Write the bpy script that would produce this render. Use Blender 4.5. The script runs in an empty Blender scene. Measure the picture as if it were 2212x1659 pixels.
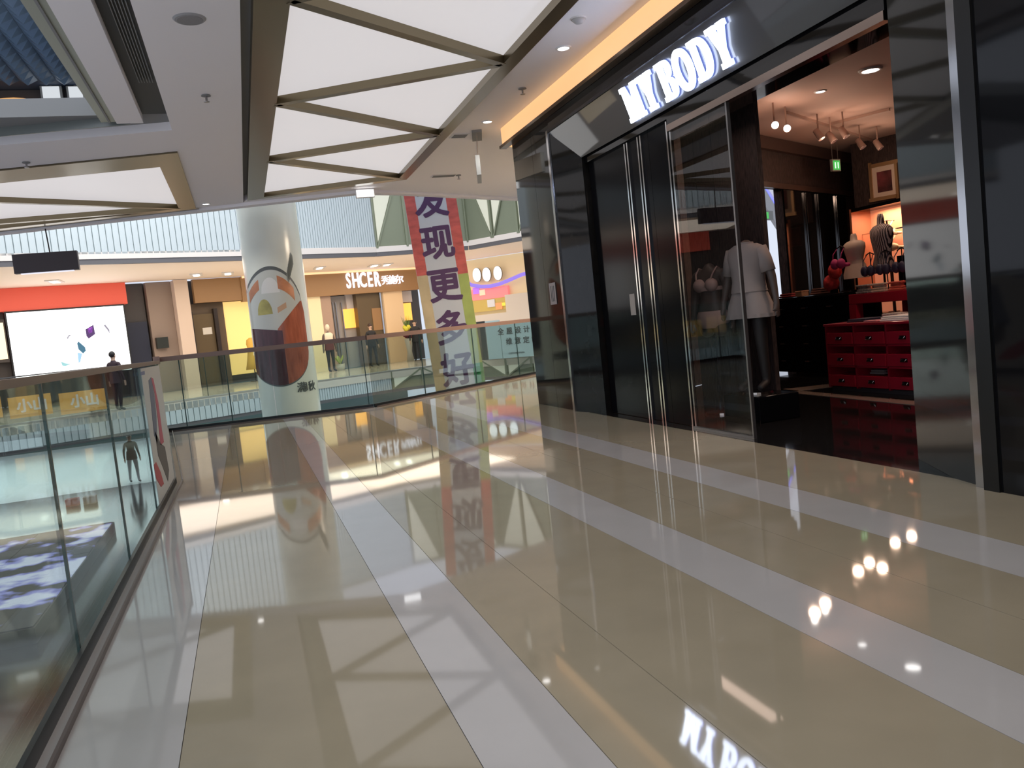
import bpy, bmesh, math, random
import numpy as np
from mathutils import Vector, Matrix
random.seed(7)
C = bpy.context.scene.collection
scene = bpy.context.scene

# ------------------------------------------------------------------ camera, world, big lights, exposure
F, PX, PY, EYE = 1789.0, 1106.0, 829.5, 1.2
def _basis(vx=525., vy=756., slope=-.106):
    p1 = np.array([vx-PX, -(vy-PY), -F]); p2 = np.array([vx+1000-PX, -(vy+slope*1000-PY), -F])
    y = p1/np.linalg.norm(p1); up = np.cross(p2, p1); up /= np.linalg.norm(up)
    if up[1] < 0: up = -up
    return np.array([np.cross(y, up), y, up])
MW = _basis()                      # rows: world axes in camera coordinates (Y runs along the walkway)
cam_d = bpy.data.cameras.new('camera'); cam = bpy.data.objects.new('camera', cam_d); C.objects.link(cam)
cam_d.sensor_width = 36.0; cam_d.lens = F/2212*36; cam_d.clip_start = .05; cam_d.clip_end = 300
cam.matrix_world = Matrix.Translation((0, 0, EYE)) @ Matrix(MW.tolist()).to_4x4()
scene.camera = cam
scene.view_settings.view_transform = 'Standard'; scene.view_settings.look = 'None'
scene.view_settings.gamma = 1; scene.view_settings.use_curve_mapping = False
scene.view_settings.exposure = 0.0
w = bpy.data.worlds.new('world'); scene.world = w; w.use_nodes = True
w.node_tree.nodes['Background'].inputs[0].default_value = (.80, .86, 1.0, 1)
w.node_tree.nodes['Background'].inputs[1].default_value = .95

def area_light(name, loc, size, sizey, power, color, rot=(0, 0, 0), parent=None):
    d = bpy.data.lights.new(name, 'AREA'); d.shape = 'RECTANGLE'; d.size = size; d.size_y = sizey
    d.energy = power; d.color = color
    o = bpy.data.objects.new(name, d); C.objects.link(o); o.location = loc; o.rotation_euler = rot
    if parent: o.parent = parent
    return o
area_light('atrium_fill_light', (-6, 2, 8.6), 7, 12, 650, (.92, .96, 1))  # unseen fill added above the void to brighten floor and atrium
area_light('opposite_walkway_light', (-3, 27.4, 3.85), 13, 4.6, 330, (1, .88, .74), (0, 0, math.radians(18)))
area_light('opposite_walkway_light', (5.5, 30.5, 3.85), 6, 5, 240, (1, .86, .68), (0, 0, math.radians(18)))
area_light('atrium_opposite_light', (-1, 20.5, 8.0), 16, 4, 1000, (.94, .98, 1))  # unseen light added in mid-air to brighten the opposite cladding
area_light('lower_hall_light', (-8, 38, -.75), 12, 12, 700, (.85, 1, .97))

# ------------------------------------------------------------------ pixel helpers: a photo pixel seen on a known plane of the place
def ray(u, v): return MW @ np.array([u-PX, -(v-PY), -F])
def onz(u, v, z): r = ray(u, v); t = (z-EYE)/r[2]; return Vector((r[0]*t, r[1]*t, z))
def onx(u, v, x): r = ray(u, v); t = x/r[0]; return Vector((x, r[1]*t, EYE+r[2]*t))
def ony(u, v, y): r = ray(u, v); t = y/r[1]; return Vector((r[0]*t, y, EYE+r[2]*t))

# ------------------------------------------------------------------ materials
MATS = {}
def mat(name, col, rough=.5, metal=0, emit=None, es=0, noise=0, nscale=8, spec=.5, bump=0, alpha=1, stretch=None, coat=0):
    if name in MATS: return MATS[name]
    m = bpy.data.materials.new(name); m.use_nodes = True; nt = m.node_tree; b = nt.nodes['Principled BSDF']
    b.inputs['Base Color'].default_value = (*col, 1); b.inputs['Roughness'].default_value = rough
    b.inputs['Metallic'].default_value = metal; b.inputs['Specular IOR Level'].default_value = spec
    b.inputs['Coat Weight'].default_value = coat; b.inputs['Coat Roughness'].default_value = .03
    if emit: b.inputs['Emission Color'].default_value = (*emit, 1); b.inputs['Emission Strength'].default_value = es
    if noise or bump:
        tc = nt.nodes.new('ShaderNodeTexCoord'); mp = nt.nodes.new('ShaderNodeMapping')
        if stretch: mp.inputs['Scale'].default_value = stretch
        n = nt.nodes.new('ShaderNodeTexNoise'); n.inputs['Scale'].default_value = nscale; n.inputs['Detail'].default_value = 5
        nt.links.new(tc.outputs['Object'], mp.inputs[0]); nt.links.new(mp.outputs[0], n.inputs[0])
        if noise:
            r = nt.nodes.new('ShaderNodeValToRGB')
            r.color_ramp.elements[0].position = .3; r.color_ramp.elements[1].position = .7
            r.color_ramp.elements[0].color = (*[c*(1-noise) for c in col], 1)
            r.color_ramp.elements[1].color = (*[min(1, c*(1+noise)) for c in col], 1)
            nt.links.new(n.outputs[0], r.inputs[0]); nt.links.new(r.outputs[0], b.inputs['Base Color'])
        if bump:
            bp = nt.nodes.new('ShaderNodeBump'); bp.inputs['Strength'].default_value = bump; bp.inputs['Distance'].default_value = .01
            nt.links.new(n.outputs[0], bp.inputs['Height']); nt.links.new(bp.outputs[0], b.inputs['Normal'])
    MATS[name] = m; return m
def glass(name, tint, refl=1.0, dense=0.0, rough=0.0):
    if name in MATS: return MATS[name]
    m = bpy.data.materials.new(name); m.use_nodes = True; nt = m.node_tree; nt.nodes.remove(nt.nodes['Principled BSDF'])
    out = nt.nodes['Material Output']; tr = nt.nodes.new('ShaderNodeBsdfTransparent'); tr.inputs[0].default_value = (*tint, 1)
    gl = nt.nodes.new('ShaderNodeBsdfGlossy'); gl.inputs['Roughness'].default_value = rough
    fr = nt.nodes.new('ShaderNodeFresnel'); fr.inputs[0].default_value = 1.5
    mu = nt.nodes.new('ShaderNodeMath'); mu.operation = 'MULTIPLY'; mu.inputs[1].default_value = refl
    mx = nt.nodes.new('ShaderNodeMixShader')
    nt.links.new(fr.outputs[0], mu.inputs[0]); nt.links.new(mu.outputs[0], mx.inputs[0])
    nt.links.new(tr.outputs[0], mx.inputs[1]); nt.links.new(gl.outputs[0], mx.inputs[2])
    nt.links.new(mx.outputs[0], out.inputs[0]); MATS[name] = m; return m
def emis(name, col, s):
    return mat(name, (.02, .02, .02), .5, emit=col, es=s)

M_CREAM = mat('cream polished stone', (.29, .25, .18), .04, noise=.05, nscale=3)
M_WHITE = mat('white polished stone', (.385, .37, .365), .04, noise=.03, nscale=3)
M_JOINT = mat('stone joint', (.18, .16, .13), .5)
M_CEIL = mat('white painted plaster', (.86, .82, .82), .7)
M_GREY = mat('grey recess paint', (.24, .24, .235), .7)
M_DARKSLOT = mat('black diffuser', (.012, .013, .014), .5)
M_BRASS = mat('bronze brushed metal', (.20, .165, .105), .28, .85)
M_PANEL = mat('luminous ceiling panel', (.3, .29, .29), .5, emit=(1, .955, .965), es=.58)
M_BLACK = mat('black gloss stone', (.006, .006, .007), .05, spec=.35)
M_LACQ = mat('black lacquer sheet', (.005, .005, .006), .14, spec=.04)
M_BLACKG = mat('charcoal gloss panel', (.013, .013, .013), .05, spec=.26, noise=.2)
M_CHROME = mat('chrome', (.55, .55, .56), .12, 1)
M_STEEL = mat('brushed steel', (.30, .29, .29), .3, .9)
M_GLASS = glass('greenish rail glass', (.83, .895, .875), .40)
M_GLASSEDGE = mat('dark glass edge', (.02, .045, .04), .2)
M_CLEAR = glass('clear shop glass', (.94, .95, .96), .10)
M_HAND = mat('brown handrail', (.115, .075, .066), .35)

# ------------------------------------------------------------------ mesh helpers
def link(o, parent=None):
    C.objects.link(o)
    if parent is not None: o.parent = parent
    return o
def obj(name, verts, faces, m, parent=None, smooth=False):
    me = bpy.data.meshes.new(name); me.from_pydata([tuple(v) for v in verts], [], faces); me.update()
    bm = bmesh.new(); bm.from_mesh(me); bmesh.ops.recalc_face_normals(bm, faces=bm.faces); bm.to_mesh(me); bm.free()
    if m: me.materials.append(m)
    if smooth:
        for p in me.polygons: p.use_smooth = True
    return link(bpy.data.objects.new(name, me), parent)
class MB:
    def __init__(s): s.v = []; s.f = []
    def add(s, v, f):
        b = len(s.v); s.v += [Vector(p) for p in v]; s.f += [[i+b for i in q] for q in f]; return s
    def box(s, x0, x1, y0, y1, z0, z1):
        v = [(x, y, z) for z in (z0, z1) for y in (y0, y1) for x in (x0, x1)]
        return s.add(v, [(0, 2, 3, 1), (4, 5, 7, 6), (0, 1, 5, 4), (2, 6, 7, 3), (0, 4, 6, 2), (1, 3, 7, 5)])
    def prism(s, poly, z0, z1):
        n = len(poly); v = [(p[0], p[1], z0) for p in poly]+[(p[0], p[1], z1) for p in poly]
        return s.add(v, [list(range(n))[::-1], list(range(n, 2*n))]+[(i, (i+1) % n, n+(i+1) % n, n+i) for i in range(n)])
    def bar(s, a, b, wd, h, up=(0, 0, 1)):
        a, b = Vector(a), Vector(b); d = (b-a).normalized(); up = Vector(up)
        sd = d.cross(up).normalized()*wd/2; u2 = sd.cross(d).normalized()*h/2
        v = [p+i*sd+j*u2 for p in (a, b) for i, j in ((-1, -1), (1, -1), (1, 1), (-1, 1))]
        return s.add(v, [(0, 1, 2, 3), (4, 7, 6, 5)]+[(i, (i+1) % 4, 4+(i+1) % 4, 4+i) for i in range(4)])
    def loft(s, rings, n=20, cap=True):      # rings: (centre, rx, ry) horizontal ellipses, or list of points
        b = len(s.v); R = []
        for c, rx, ry in rings:
            R += [(c[0]+rx*math.cos(2*math.pi*k/n), c[1]+ry*math.sin(2*math.pi*k/n), c[2]) for k in range(n)]
        f = [(i*n+k, i*n+(k+1) % n, (i+1)*n+(k+1) % n, (i+1)*n+k) for i in range(len(rings)-1) for k in range(n)]
        if cap: f += [list(range(n))[::-1], [(len(rings)-1)*n+k for k in range(n)]]
        return s.add(R, f)
    def tube(s, pts, r, n=8):
        pts = [Vector(p) for p in pts]; rr = r if isinstance(r, (list, tuple)) else [r]*len(pts); R = []
        for i, p in enumerate(pts):
            d = (pts[min(i+1, len(pts)-1)]-pts[max(i-1, 0)]).normalized()
            a = d.orthogonal().normalized() if abs(d.z) < .99 else Vector((1, 0, 0)); 
            a = (Vector((0, 0, 1)).cross(d)).normalized() if abs(d.z) < .99 else Vector((1, 0, 0))
            c = d.cross(a)
            R += [p+rr[i]*(math.cos(2*math.pi*k/n)*a+math.sin(2*math.pi*k/n)*c) for k in range(n)]
        m = len(pts)
        return s.add(R, [(i*n+k, i*n+(k+1) % n, (i+1)*n+(k+1) % n, (i+1)*n+k) for i in range(m-1) for k in range(n)]
                     + [list(range(n))[::-1], [(m-1)*n+k for k in range(n)]])
    def ell(s, c, rx, ry, rz, nu=14, nv=9):
        c = Vector(c)
        return s.loft([((c.x, c.y, c.z-rz*math.cos(math.pi*(i+.02)/(nv-.96))), rx*math.sin(math.pi*(i+.02)/(nv-.96)), ry*math.sin(math.pi*(i+.02)/(nv-.96))) for i in range(nv)], nu)
    def build(s, name, m, parent=None, smooth=False): return obj(name, s.v, s.f, m, parent, smooth)
def box(name, m, x0, x1, y0, y1, z0, z1, parent=None): return MB().box(x0, x1, y0, y1, z0, z1).build(name, m, parent)
def rounded(o, wd=.01, seg=2):
    md = o.modifiers.new('bevel', 'BEVEL'); md.width = wd; md.segments = seg; md.limit_method = 'ANGLE'; return o
def tag(o, label, cat, group=None):
    o['label'] = label; o['category'] = cat
    if group: o['group'] = group
    return o
def struct(o, label=None):
    o['kind'] = 'structure'
    if label: o['label'] = label
    return o
def thing(name, label, cat, loc=(0, 0, 0), rz=0, group=None):
    o = bpy.data.objects.new(name, None); C.objects.link(o); o.location = loc; o.rotation_euler = (0, 0, rz); o.empty_display_size = .1
    return tag(o, label, cat, group)
def dup(root, loc=None, rz=None, label=None):
    def cp(o, par):
        c = o.copy(); C.objects.link(c); c.parent = par
        for ch in list(o.children): cp(ch, c)
        return c
    r = cp(root, None)
    if loc is not None: r.location = loc
    if rz is not None: r.rotation_euler = (0, 0, rz)
    if label: r['label'] = label
    return r
def to_mesh(tmp, name, m, parent=None):
    dg = bpy.context.evaluated_depsgraph_get(); dg.update()
    me = bpy.data.meshes.new_from_object(tmp.evaluated_get(dg)); me.name = name
    bpy.data.objects.remove(tmp)
    me.materials.clear()
    if m: me.materials.append(m)
    return link(bpy.data.objects.new(name, me), parent)
def shape2d(name, loops, depth, m, parent=None):          # filled outline with holes, in its local XY, extruded in Z
    cu = bpy.data.curves.new(name, 'CURVE'); cu.dimensions = '2D'; cu.fill_mode = 'BOTH'; cu.extrude = depth/2
    for lp in loops:
        sp = cu.splines.new('POLY'); sp.points.add(len(lp)-1); sp.use_cyclic_u = True
        for p, q in zip(sp.points, lp): p.co = (q[0], q[1], 0, 1)
    o = bpy.data.objects.new(name, cu); C.objects.link(o)
    return to_mesh(o, name, m, parent)
def text(name, body, size, depth, m, parent=None, bold=0):
    cu = bpy.data.curves.new(name, 'FONT'); cu.body = body; cu.size = size; cu.extrude = depth/2
    cu.align_x = 'CENTER'; cu.align_y = 'CENTER'; cu.resolution_u = 3
    o = bpy.data.objects.new(name, cu); C.objects.link(o); o = to_mesh(o, name, m, parent)
    if bold:                                              # heavier strokes: the outline struck several times, slightly shifted
        bm = bmesh.new()
        for k in range(9):
            n0 = len(bm.verts); bm.from_mesh(o.data); bm.verts.ensure_lookup_table()
            dx, dy = (0, 0) if k == 8 else (bold*math.cos(k*math.pi/4), bold*math.sin(k*math.pi/4))
            for v in bm.verts[n0:]: v.co += Vector((dx, dy, k*.0001))
        bm.to_mesh(o.data); bm.free()
    return o
class Plane:                                              # upright plane through ground points p -> q; s along it, o towards the camera
    def __init__(s, p, q):
        s.p = Vector((p[0], p[1], 0)); d = Vector((q[0]-p[0], q[1]-p[1], 0)); s.len = d.length; s.d = d.normalized()
        n = Vector((s.d.y, -s.d.x, 0)); s.n = n if n.dot(-s.p) > 0 else -n
    def at(s, a, z, o=0): return s.p+s.d*a+Vector((0, 0, z))+s.n*o
    def px(s, u, v):
        r = ray(u, v); r = Vector(r); e = Vector((0, 0, EYE)); t = s.n.dot(s.p-e)/s.n.dot(r); P = e+r*t
        return (P-s.p).dot(s.d), P.z
    def mb(s, B, a0, a1, z0, z1, o0=0, o1=.03):
        v = [s.at(a, z, o) for z in (z0, z1) for o in (o0, o1) for a in (a0, a1)]
        return B.add(v, [(0, 2, 3, 1), (4, 5, 7, 6), (0, 1, 5, 4), (2, 6, 7, 3), (0, 4, 6, 2), (1, 3, 7, 5)])
    def box(s, name, m, a0, a1, z0, z1, o0=0, o1=.03, parent=None): return s.mb(MB(), a0, a1, z0, z1, o0, o1).build(name, m, parent)
    def place(s, ob, a, z, o=0, sx=1):                          # put an XY-drawn shape upright on the plane
        right = s.d if s.d.cross(s.n).z < 0 else -s.d     # reading direction seen from the front
        if right.cross(Vector((0, 0, 1))).dot(s.n) < 0: right = -right
        R = Matrix((right, Vector((0, 0, 1)), s.n)).transposed().to_4x4()
        ob.matrix_local = Matrix.Translation(s.at(a, z, o)) @ R @ Matrix.Diagonal((sx, 1, 1, 1))
        return ob

# ================================================================== THE SETTING
SX = 3.90                                                 # line of the shop front
RAIL = [(-.79, -7.0), (-.79, 8.53), (-1.34, 14.55), (.40, 14.28), (1.98, 14.08), (6.03, 17.10), (9.2, 19.46)]
def rail_y(x):
    for (x0, y0), (x1, y1) in zip(RAIL[2:-1], RAIL[3:]):
        if x0 <= x <= x1: return y0+(y1-y0)*(x-x0)/(x1-x0)
    return 14.5
WD = Vector((.872, .489, 0))                              # direction of the shop's side wall
base = MB().prism([(-.79, -7), (SX, -7), (SX, 11.06), (9.6, 14.25), (9.2, 19.46), (6.03, 17.1), (1.98, 14.08), (.40, 14.28), (-1.34, 14.55), (-.79, 8.53)], -.30, -.02).build('floor', M_JOINT)
struct(base, 'polished cream stone floor with white bands')
EDG = [(-.79, 'w'), (-.33, 'c'), (.48, 'w'), (.80, 'c'), (1.135, 'c'), (1.75, 'w'), (2.07, 'c'), (2.42, 'c'), (2.77, 'w'), (3.10, 'c'), (SX, None)]
for (x0, k), (x1, _) in zip(EDG[:-1], EDG[1:]):
    g = .0012
    ys = sorted({x for x in [p[0] for p in RAIL[2:]] if x0 < x < x1})
    top = [(x, rail_y(x)-.02) for x in [x1-g]+ys[::-1]+[x0+g]]
    poly = [(x0+g, -7), (x1-g, -7)]+top
    if x0 == -.79: poly = [(-.79, -7), (x1-g, -7), (x1-g, rail_y(x1)-.02), (-1.32, 14.53), (-.79, 8.53)]
    MB().prism(poly, -.02, 0).build('white_stone_band' if k == 'w' else 'cream_stone_band', M_WHITE if k == 'w' else M_CREAM, base)
MB().prism([(SX+.002, 11.07), (9.5, 14.27), (9.15, 19.40), (6.03, 17.07), (SX+.002, 15.48)], -.02, 0).build('cream_stone_band', M_CREAM, base)

# ---- ceiling
ZC = 3.9
def cpoly(name, poly, m, parent, z0=ZC, z1=ZC+.3): return MB().prism(poly, z0, z1).build(name, m, parent)
ceil = cpoly('ceiling', [(-.48, -7), (.27, -7), (.34, 16.2), (.2, 16.3), (-.48, 16.5)], M_CEIL, None); struct(ceil, 'white plaster mall ceiling with lit panels')
cpoly('plaster_field', [(3.10, -7), (3.83, -7), (3.83, 11.24), (9.6, 14.4), (9.2, 18.8), (6.0, 17.36), (3.26, 15.85), (2.42, 15.51), (.34, 16.2), (.41, 15.95), (3.10, 14.75)], M_CEIL, ceil)
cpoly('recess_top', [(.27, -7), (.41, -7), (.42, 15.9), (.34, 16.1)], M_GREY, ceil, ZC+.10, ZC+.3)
cpoly('plaster_strip', [(-1.10, -7), (-.72, -7), (-.76, 10.45), (-1.04, 10.45)], M_CEIL, ceil)
slot = cpoly('air_slot', [(-.72, -7), (-.48, -7), (-.48, 10.45), (-.76, 10.45)], M_DARKSLOT, ceil, ZC+.10, ZC+.3)
for k in range(6):
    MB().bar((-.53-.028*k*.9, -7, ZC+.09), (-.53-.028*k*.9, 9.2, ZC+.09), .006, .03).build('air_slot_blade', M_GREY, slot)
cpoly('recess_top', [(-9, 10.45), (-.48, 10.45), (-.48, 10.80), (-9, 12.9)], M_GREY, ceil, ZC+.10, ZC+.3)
cpoly('plaster_field', [(-9, 12.9), (-.48, 10.80), (-.48, 11.90), (-9, 14.4)], M_CEIL, ceil)
cpoly('plaster_field', [(-.50, 11.90), (-.48, 11.9), (-.48, 16.5), (-.50, 16.52)], M_CEIL, ceil)
cpoly('plaster_field', [(-9, 19.5), (-4.1, 17.75), (-.46, 16.52), (-.46, 16.7), (-4.02, 18.0), (-9, 19.8)], M_BRASS, ceil)
# the slab edge above the ceiling line
cpoly('slab_edge', [(-9, 19.8), (-4.02, 18.0), (.2, 16.45), (2.42, 15.65), (3.26, 15.98), (6, 17.5), (9.2, 18.95), (9.2, 19.2), (6, 17.7), (3.26, 16.2), (2.42, 15.9), (.2, 16.7), (-4.02, 18.25), (-9, 20.1)], M_CEIL, ceil, ZC-.03, 4.6)
# trim round the void on the left
cpoly('void_trim', [(-1.36, -7), (-1.10, -7), (-1.04, 10.45), (-1.20, 10.45)], mat('pale green metal trim', (.33, .35, .28), .35, .3), ceil, ZC+.02, ZC+.3)
cpoly('void_trim_line', [(-1.21, -7), (-1.18, -7), (-1.10, 10.43), (-1.12, 10.43)], M_GREY, ceil, ZC+.005, ZC+.03)

def light_box(name, label, outer, inner, nodes, z):
    """bronze frame around triangular luminous panes; nodes: zigzag points"""
    t = thing(name, label, 'ceiling light', (0, 0, 0))
    n = len(outer)
    for i in range(n):
        j = (i+1) % n
        MB().prism([outer[i], outer[j], inner[j], inner[i]], z-.02, z+.22).build('frame_beam', M_BRASS, t)
    for a, b, c in nodes[1]:
        MB().prism([a, b, c], z+.06, z+.10).build('luminous_pane', M_PANEL, t)
    for a, b in nodes[0]:
        MB().bar((a[0], a[1], z+.02), (b[0], b[1], z+.02), .10, .09).build('mullion', M_BRASS, t)
    return t
xl, xr = .69, 2.94
zz = [(xr, -6.65), (xl, -5.15), (xr, -3.65), (xl, -2.15), (xr, -.65), (xl, .85), (xr, 2.35), (xl, 3.85), (xr, 5.4), (xl, 6.85), (xr, 8.42), (xl, 9.75), (xr, 11.45), (xl, 12.72), (xr, 14.50)]
mull = list(zip(zz[:-1], zz[1:])); panes = [(a, b, c) for a, b, c in zip(zz[:-2], zz[1:-1], zz[2:])]+[((xl, 12.72), (xr, 14.5), (xl, 15.62))]
light_box('ceiling_light_box', 'long bronze framed ceiling light with white triangular panes above the walkway', [(.41, -6.9), (3.10, -6.9), (3.10, 14.62), (.41, 15.92)], [(xl, -6.65), (xr, -6.65), (xr, 14.50), (xl, 15.62)], (mull, panes), ZC)
def zx(u, v): p = onz(u, v, ZC); return (p.x, p.y)
o4 = [(-9, 14.45), (-.50, 11.92), (-.50, 16.50), (-9, 19.4)]; i4 = [(-9+.2, 15.1), (-.79, 12.75), (-.79, 16.42), (-8.8, 19.15)]
N = [(-.79, 12.75), (-4.2, 14.0), (-.79, 16.40), (-8.8, 19.15), (-8.8, 15.1)]
nodes = ([(N[2], (-4.6, 14.05)), ((-.85, 16.45), (-5.4, 17.2)), ((-5.4, 17.2), (-4.6, 14.05)), ((-5.4, 17.2), (-8.8, 15.2))],
         [(N[0], (-4.6, 13.92), N[2]), ((-4.6, 13.92), (-5.4, 18.0), N[2]), ((-4.6, 13.92), (-8.8, 15.1), (-5.4, 18.0)), ((-8.8, 15.1), (-8.8, 19.15), (-5.4, 18.0))])
light_box('ceiling_light_box', 'bronze framed ceiling light with pale panes at the left above the atrium', o4, i4, nodes, ZC)

# ---- atrium above: blue pyramid ceiling, far upper gallery
M_BLUE = mat('steel blue ceiling tile', (.085, .14, .22), .35, .2)
at = struct(box('ceiling_atrium', mat('navy ceiling', (.02, .035, .07), .6), -18, -1.0, 10.5, 30, 9.0, 9.2), 'dark blue atrium ceiling of small pyramids')
pm = None; P0 = .44
for i in range(12):
    for j in range(16):
        if pm is None:
            h = P0*.49; o = obj('pyramid_tile', [(-h, -h, 0), (h, -h, 0), (h, h, 0), (-h, h, 0), (0, 0, -.20)], [(0, 1, 2, 3), (0, 4, 1), (1, 4, 2), (2, 4, 3), (3, 4, 0)], M_BLUE, at); pm = o.data
        else: o = link(bpy.data.objects.new('pyramid_tile', pm), at)
        o.location = (-7.2+i*P0, 18.7+j*P0, 9.0)
wb = struct(MB().prism([(-9, 12.7), (-.9, 10.5), (-.9, 10.7), (-9, 12.9)], 4.0, 4.14).build('wall_upper_fascia', mat('grey green fascia', (.14, .155, .145), .3)), 'grey green slab fascia of the floor above')
MB().prism([(-9, 12.68), (-.9, 10.48), (-.9, 10.5), (-9, 12.7)], 3.9, 4.0).build('lower_lip', mat('grey green fascia', (.14, .155, .145), .3), wb)
struct(box('wall_upper_gallery', mat('dark gallery wall', (.05, .047, .05), .5), -18, 2, 26.3, 26.6, 6.0, 8.98), 'dark gallery wall under the blue ceiling')
a_ = [ony(u, v, 26.1) for u, v in ((-30, 222), (-10, 221), (10, 219), (30, 218), (50, 219), (66, 221), (76, 224))]
tag(MB().tube(a_, .09, 8).build('arched_lamp', emis('amber glow', (1, .50, .16), 1.0), smooth=True), 'glowing amber arched strip high under the blue ceiling', 'lamp')
for u, wd, lb in ((112, .42, 'white square lamp, left of the two under the blue ceiling'), (165, .34, 'white square lamp, right of the two under the blue ceiling')):
    q = ony(u, 213, 25.9); t = thing('gallery_lamp', lb, 'lamp', q, group='gallery lamps')
    box('housing', M_GREY, -wd/2-.06, wd/2+.06, .05, .2, -.04, .36, t); box('diffuser', emis('soft white panel', (.9, .95, 1), .75), -wd/2, wd/2, 0, .05, 0, .33, t)
    box('hanger', M_GREY, -.03, .03, .08, .14, .36, 9.0-q.z, t)

# ---- black shop front
def quad_slab(name, m, pts, thick, parent=None):     # slab from a planar quad, thickness vector
    t = Vector(thick); v = [Vector(p) for p in pts]+[Vector(p)+t for p in pts]
    return obj(name, v, [(0, 1, 2, 3), (7, 6, 5, 4)]+[(i, (i+1) % 4, 4+(i+1) % 4, 4+i) for i in range(4)], m, parent)
YL, YR, ZT = 9.57, 3.61, 3.43           # outer frame opening
yl, yr, zt, xi = 8.98, 4.20, 3.0, 3.985  # inner frame opening
XO = 3.845
shop = struct(box('wall_shop_front', M_BLACKG, XO+.05, XO+.30, YL+.05, 11.06, 0, 3.66), 'glossy black stone shop front beside the walkway')
box('stone_panel', M_BLACKG, XO+.035, XO+.05, YL+.05, 10.30, .0, 3.64, shop); box('stone_panel', M_BLACKG, XO+.035, XO+.05, 10.305, 11.055, .0, 3.64, shop)
quad_slab('corner_return', M_BLACKG, [(XO+.05, 11.06, 0), (9.5, 14.22, 0), (9.5, 14.22, 3.66), (XO+.05, 11.06, 3.66)], (.1, -.18, 0), shop)
box('near_wall', M_BLACK, 3.80, 4.1, -7, 3.52, 0, 3.66, shop)
box('near_wall_edge', mat('black edge strip', (.004, .004, .004), .3), 3.785, 3.80, 3.43, 3.53, 0, 3.6, shop)
box('head_panel', M_BLACK, XO+.02, XO+.3, YR-.1, YL+.05, ZT+.03, 3.66, shop)
quad_slab('angled_jamb', M_BLACKG, [(XO, YL, 0), (xi, yl, 0), (xi, yl, zt), (XO, YL, ZT)], (.12, .05, 0), shop)
quad_slab('angled_jamb', M_BLACKG, [(XO, YR, 0), (xi, yr, 0), (xi, yr, zt), (XO, YR, ZT)], (.12, -.05, 0), shop)
quad_slab('angled_fascia', mat('black gloss fascia', (.01, .01, .012), .42, spec=.7, coat=.5), [(XO, YL, ZT), (XO, YR, ZT), (xi, yr, zt), (xi, yl, zt)], (.06, 0, .1), shop)
t = MB()
box('chrome_edge', M_CHROME, XO-.02, XO+.03, YL, YL+.06, 0, ZT+.03, shop); box('chrome_edge', M_CHROME, XO-.03, XO+.04, YR-.12, YR, 0, ZT+.03, shop)
box('chrome_edge', mat('dark chrome', (.10, .10, .12), .15, 1), XO-.02, XO+.03, YR, YL, ZT, ZT+.035, shop)
# warm cove over the shop front
M_COVE = mat('warm lit cove', (.75, .55, .35), .6, emit=(1, .53, .21), es=.80)
cove = struct(box('trim_1', M_COVE, 3.80, 3.86, -7, 11.24, 3.66, 3.90), 'glowing warm orange cove above the shop front')
quad_slab('cove_return', M_COVE, [(3.80, 11.24, 3.66), (9.5, 14.4, 3.66), (9.5, 14.4, 3.90), (3.80, 11.24, 3.90)], (.03, -.05, 0), cove)
box('cove_lip', mat('bronze lip', (.12, .07, .035), .3, .6), 3.76, 3.86, -7, 11.26, 3.62, 3.66, cove)

# ---- shop interior shell
M_SHOPFLOOR = mat('black polished shop floor', (.012, .011, .011), .06, spec=.6)
M_PATT = mat('brown woven wall fabric', (.040, .024, .022), .65, noise=.85, nscale=30, stretch=(3, 3, .35), bump=.3)
A2, B2 = (4.0, 9.36), (13.3, 14.57); SW = Plane(A2, B2)
sf = struct(MB().prism([(SX+.002, YR), (SX+.002, 9.3), (4.1, 9.36), (13.3, 14.5), (15.2, 11.2), (15.2, 3.4), (4.1, 3.4)], -.3, .0).build('floor_shop', M_SHOPFLOOR), 'black polished shop floor with pale chevron lines')
M_CHEV = mat('pale inlay', (.30, .24, .20), .1)
def floorpx(name, pts): MB().prism([onz(u, v, 0)[:2] for u, v in pts], .0, .004).build(name, M_CHEV, sf)
floorpx('chevron_line', [(1685, 842), (1688, 849), (1800, 836), (1800, 829)]); floorpx('chevron_line', [(1688, 847), (1686, 841), (1980, 867), (1980, 876)])
floorpx('chevron_line', [(1722, 779), (1730, 784), (1790, 771), (1790, 766)]); floorpx('chevron_line', [(1724, 783), (1728, 778), (1792, 784), (1792, 790)])
ZS = 3.8
sc = struct(MB().prism([(4.3, 3.4), (4.3, 9.5), (13.3, 14.57), (15.2, 11.2), (15.2, 3.4)], ZS, ZS+.1).build('ceiling_shop', mat('pinkish shop ceiling', (.55, .38, .32), .7)), 'pinkish white shop ceiling')
sof = struct(box('trim_2', M_BLACK, 4.02, 4.62, 3.8, 9.2, 2.93, 3.79), 'black gloss soffit inside the shop entrance')
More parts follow.
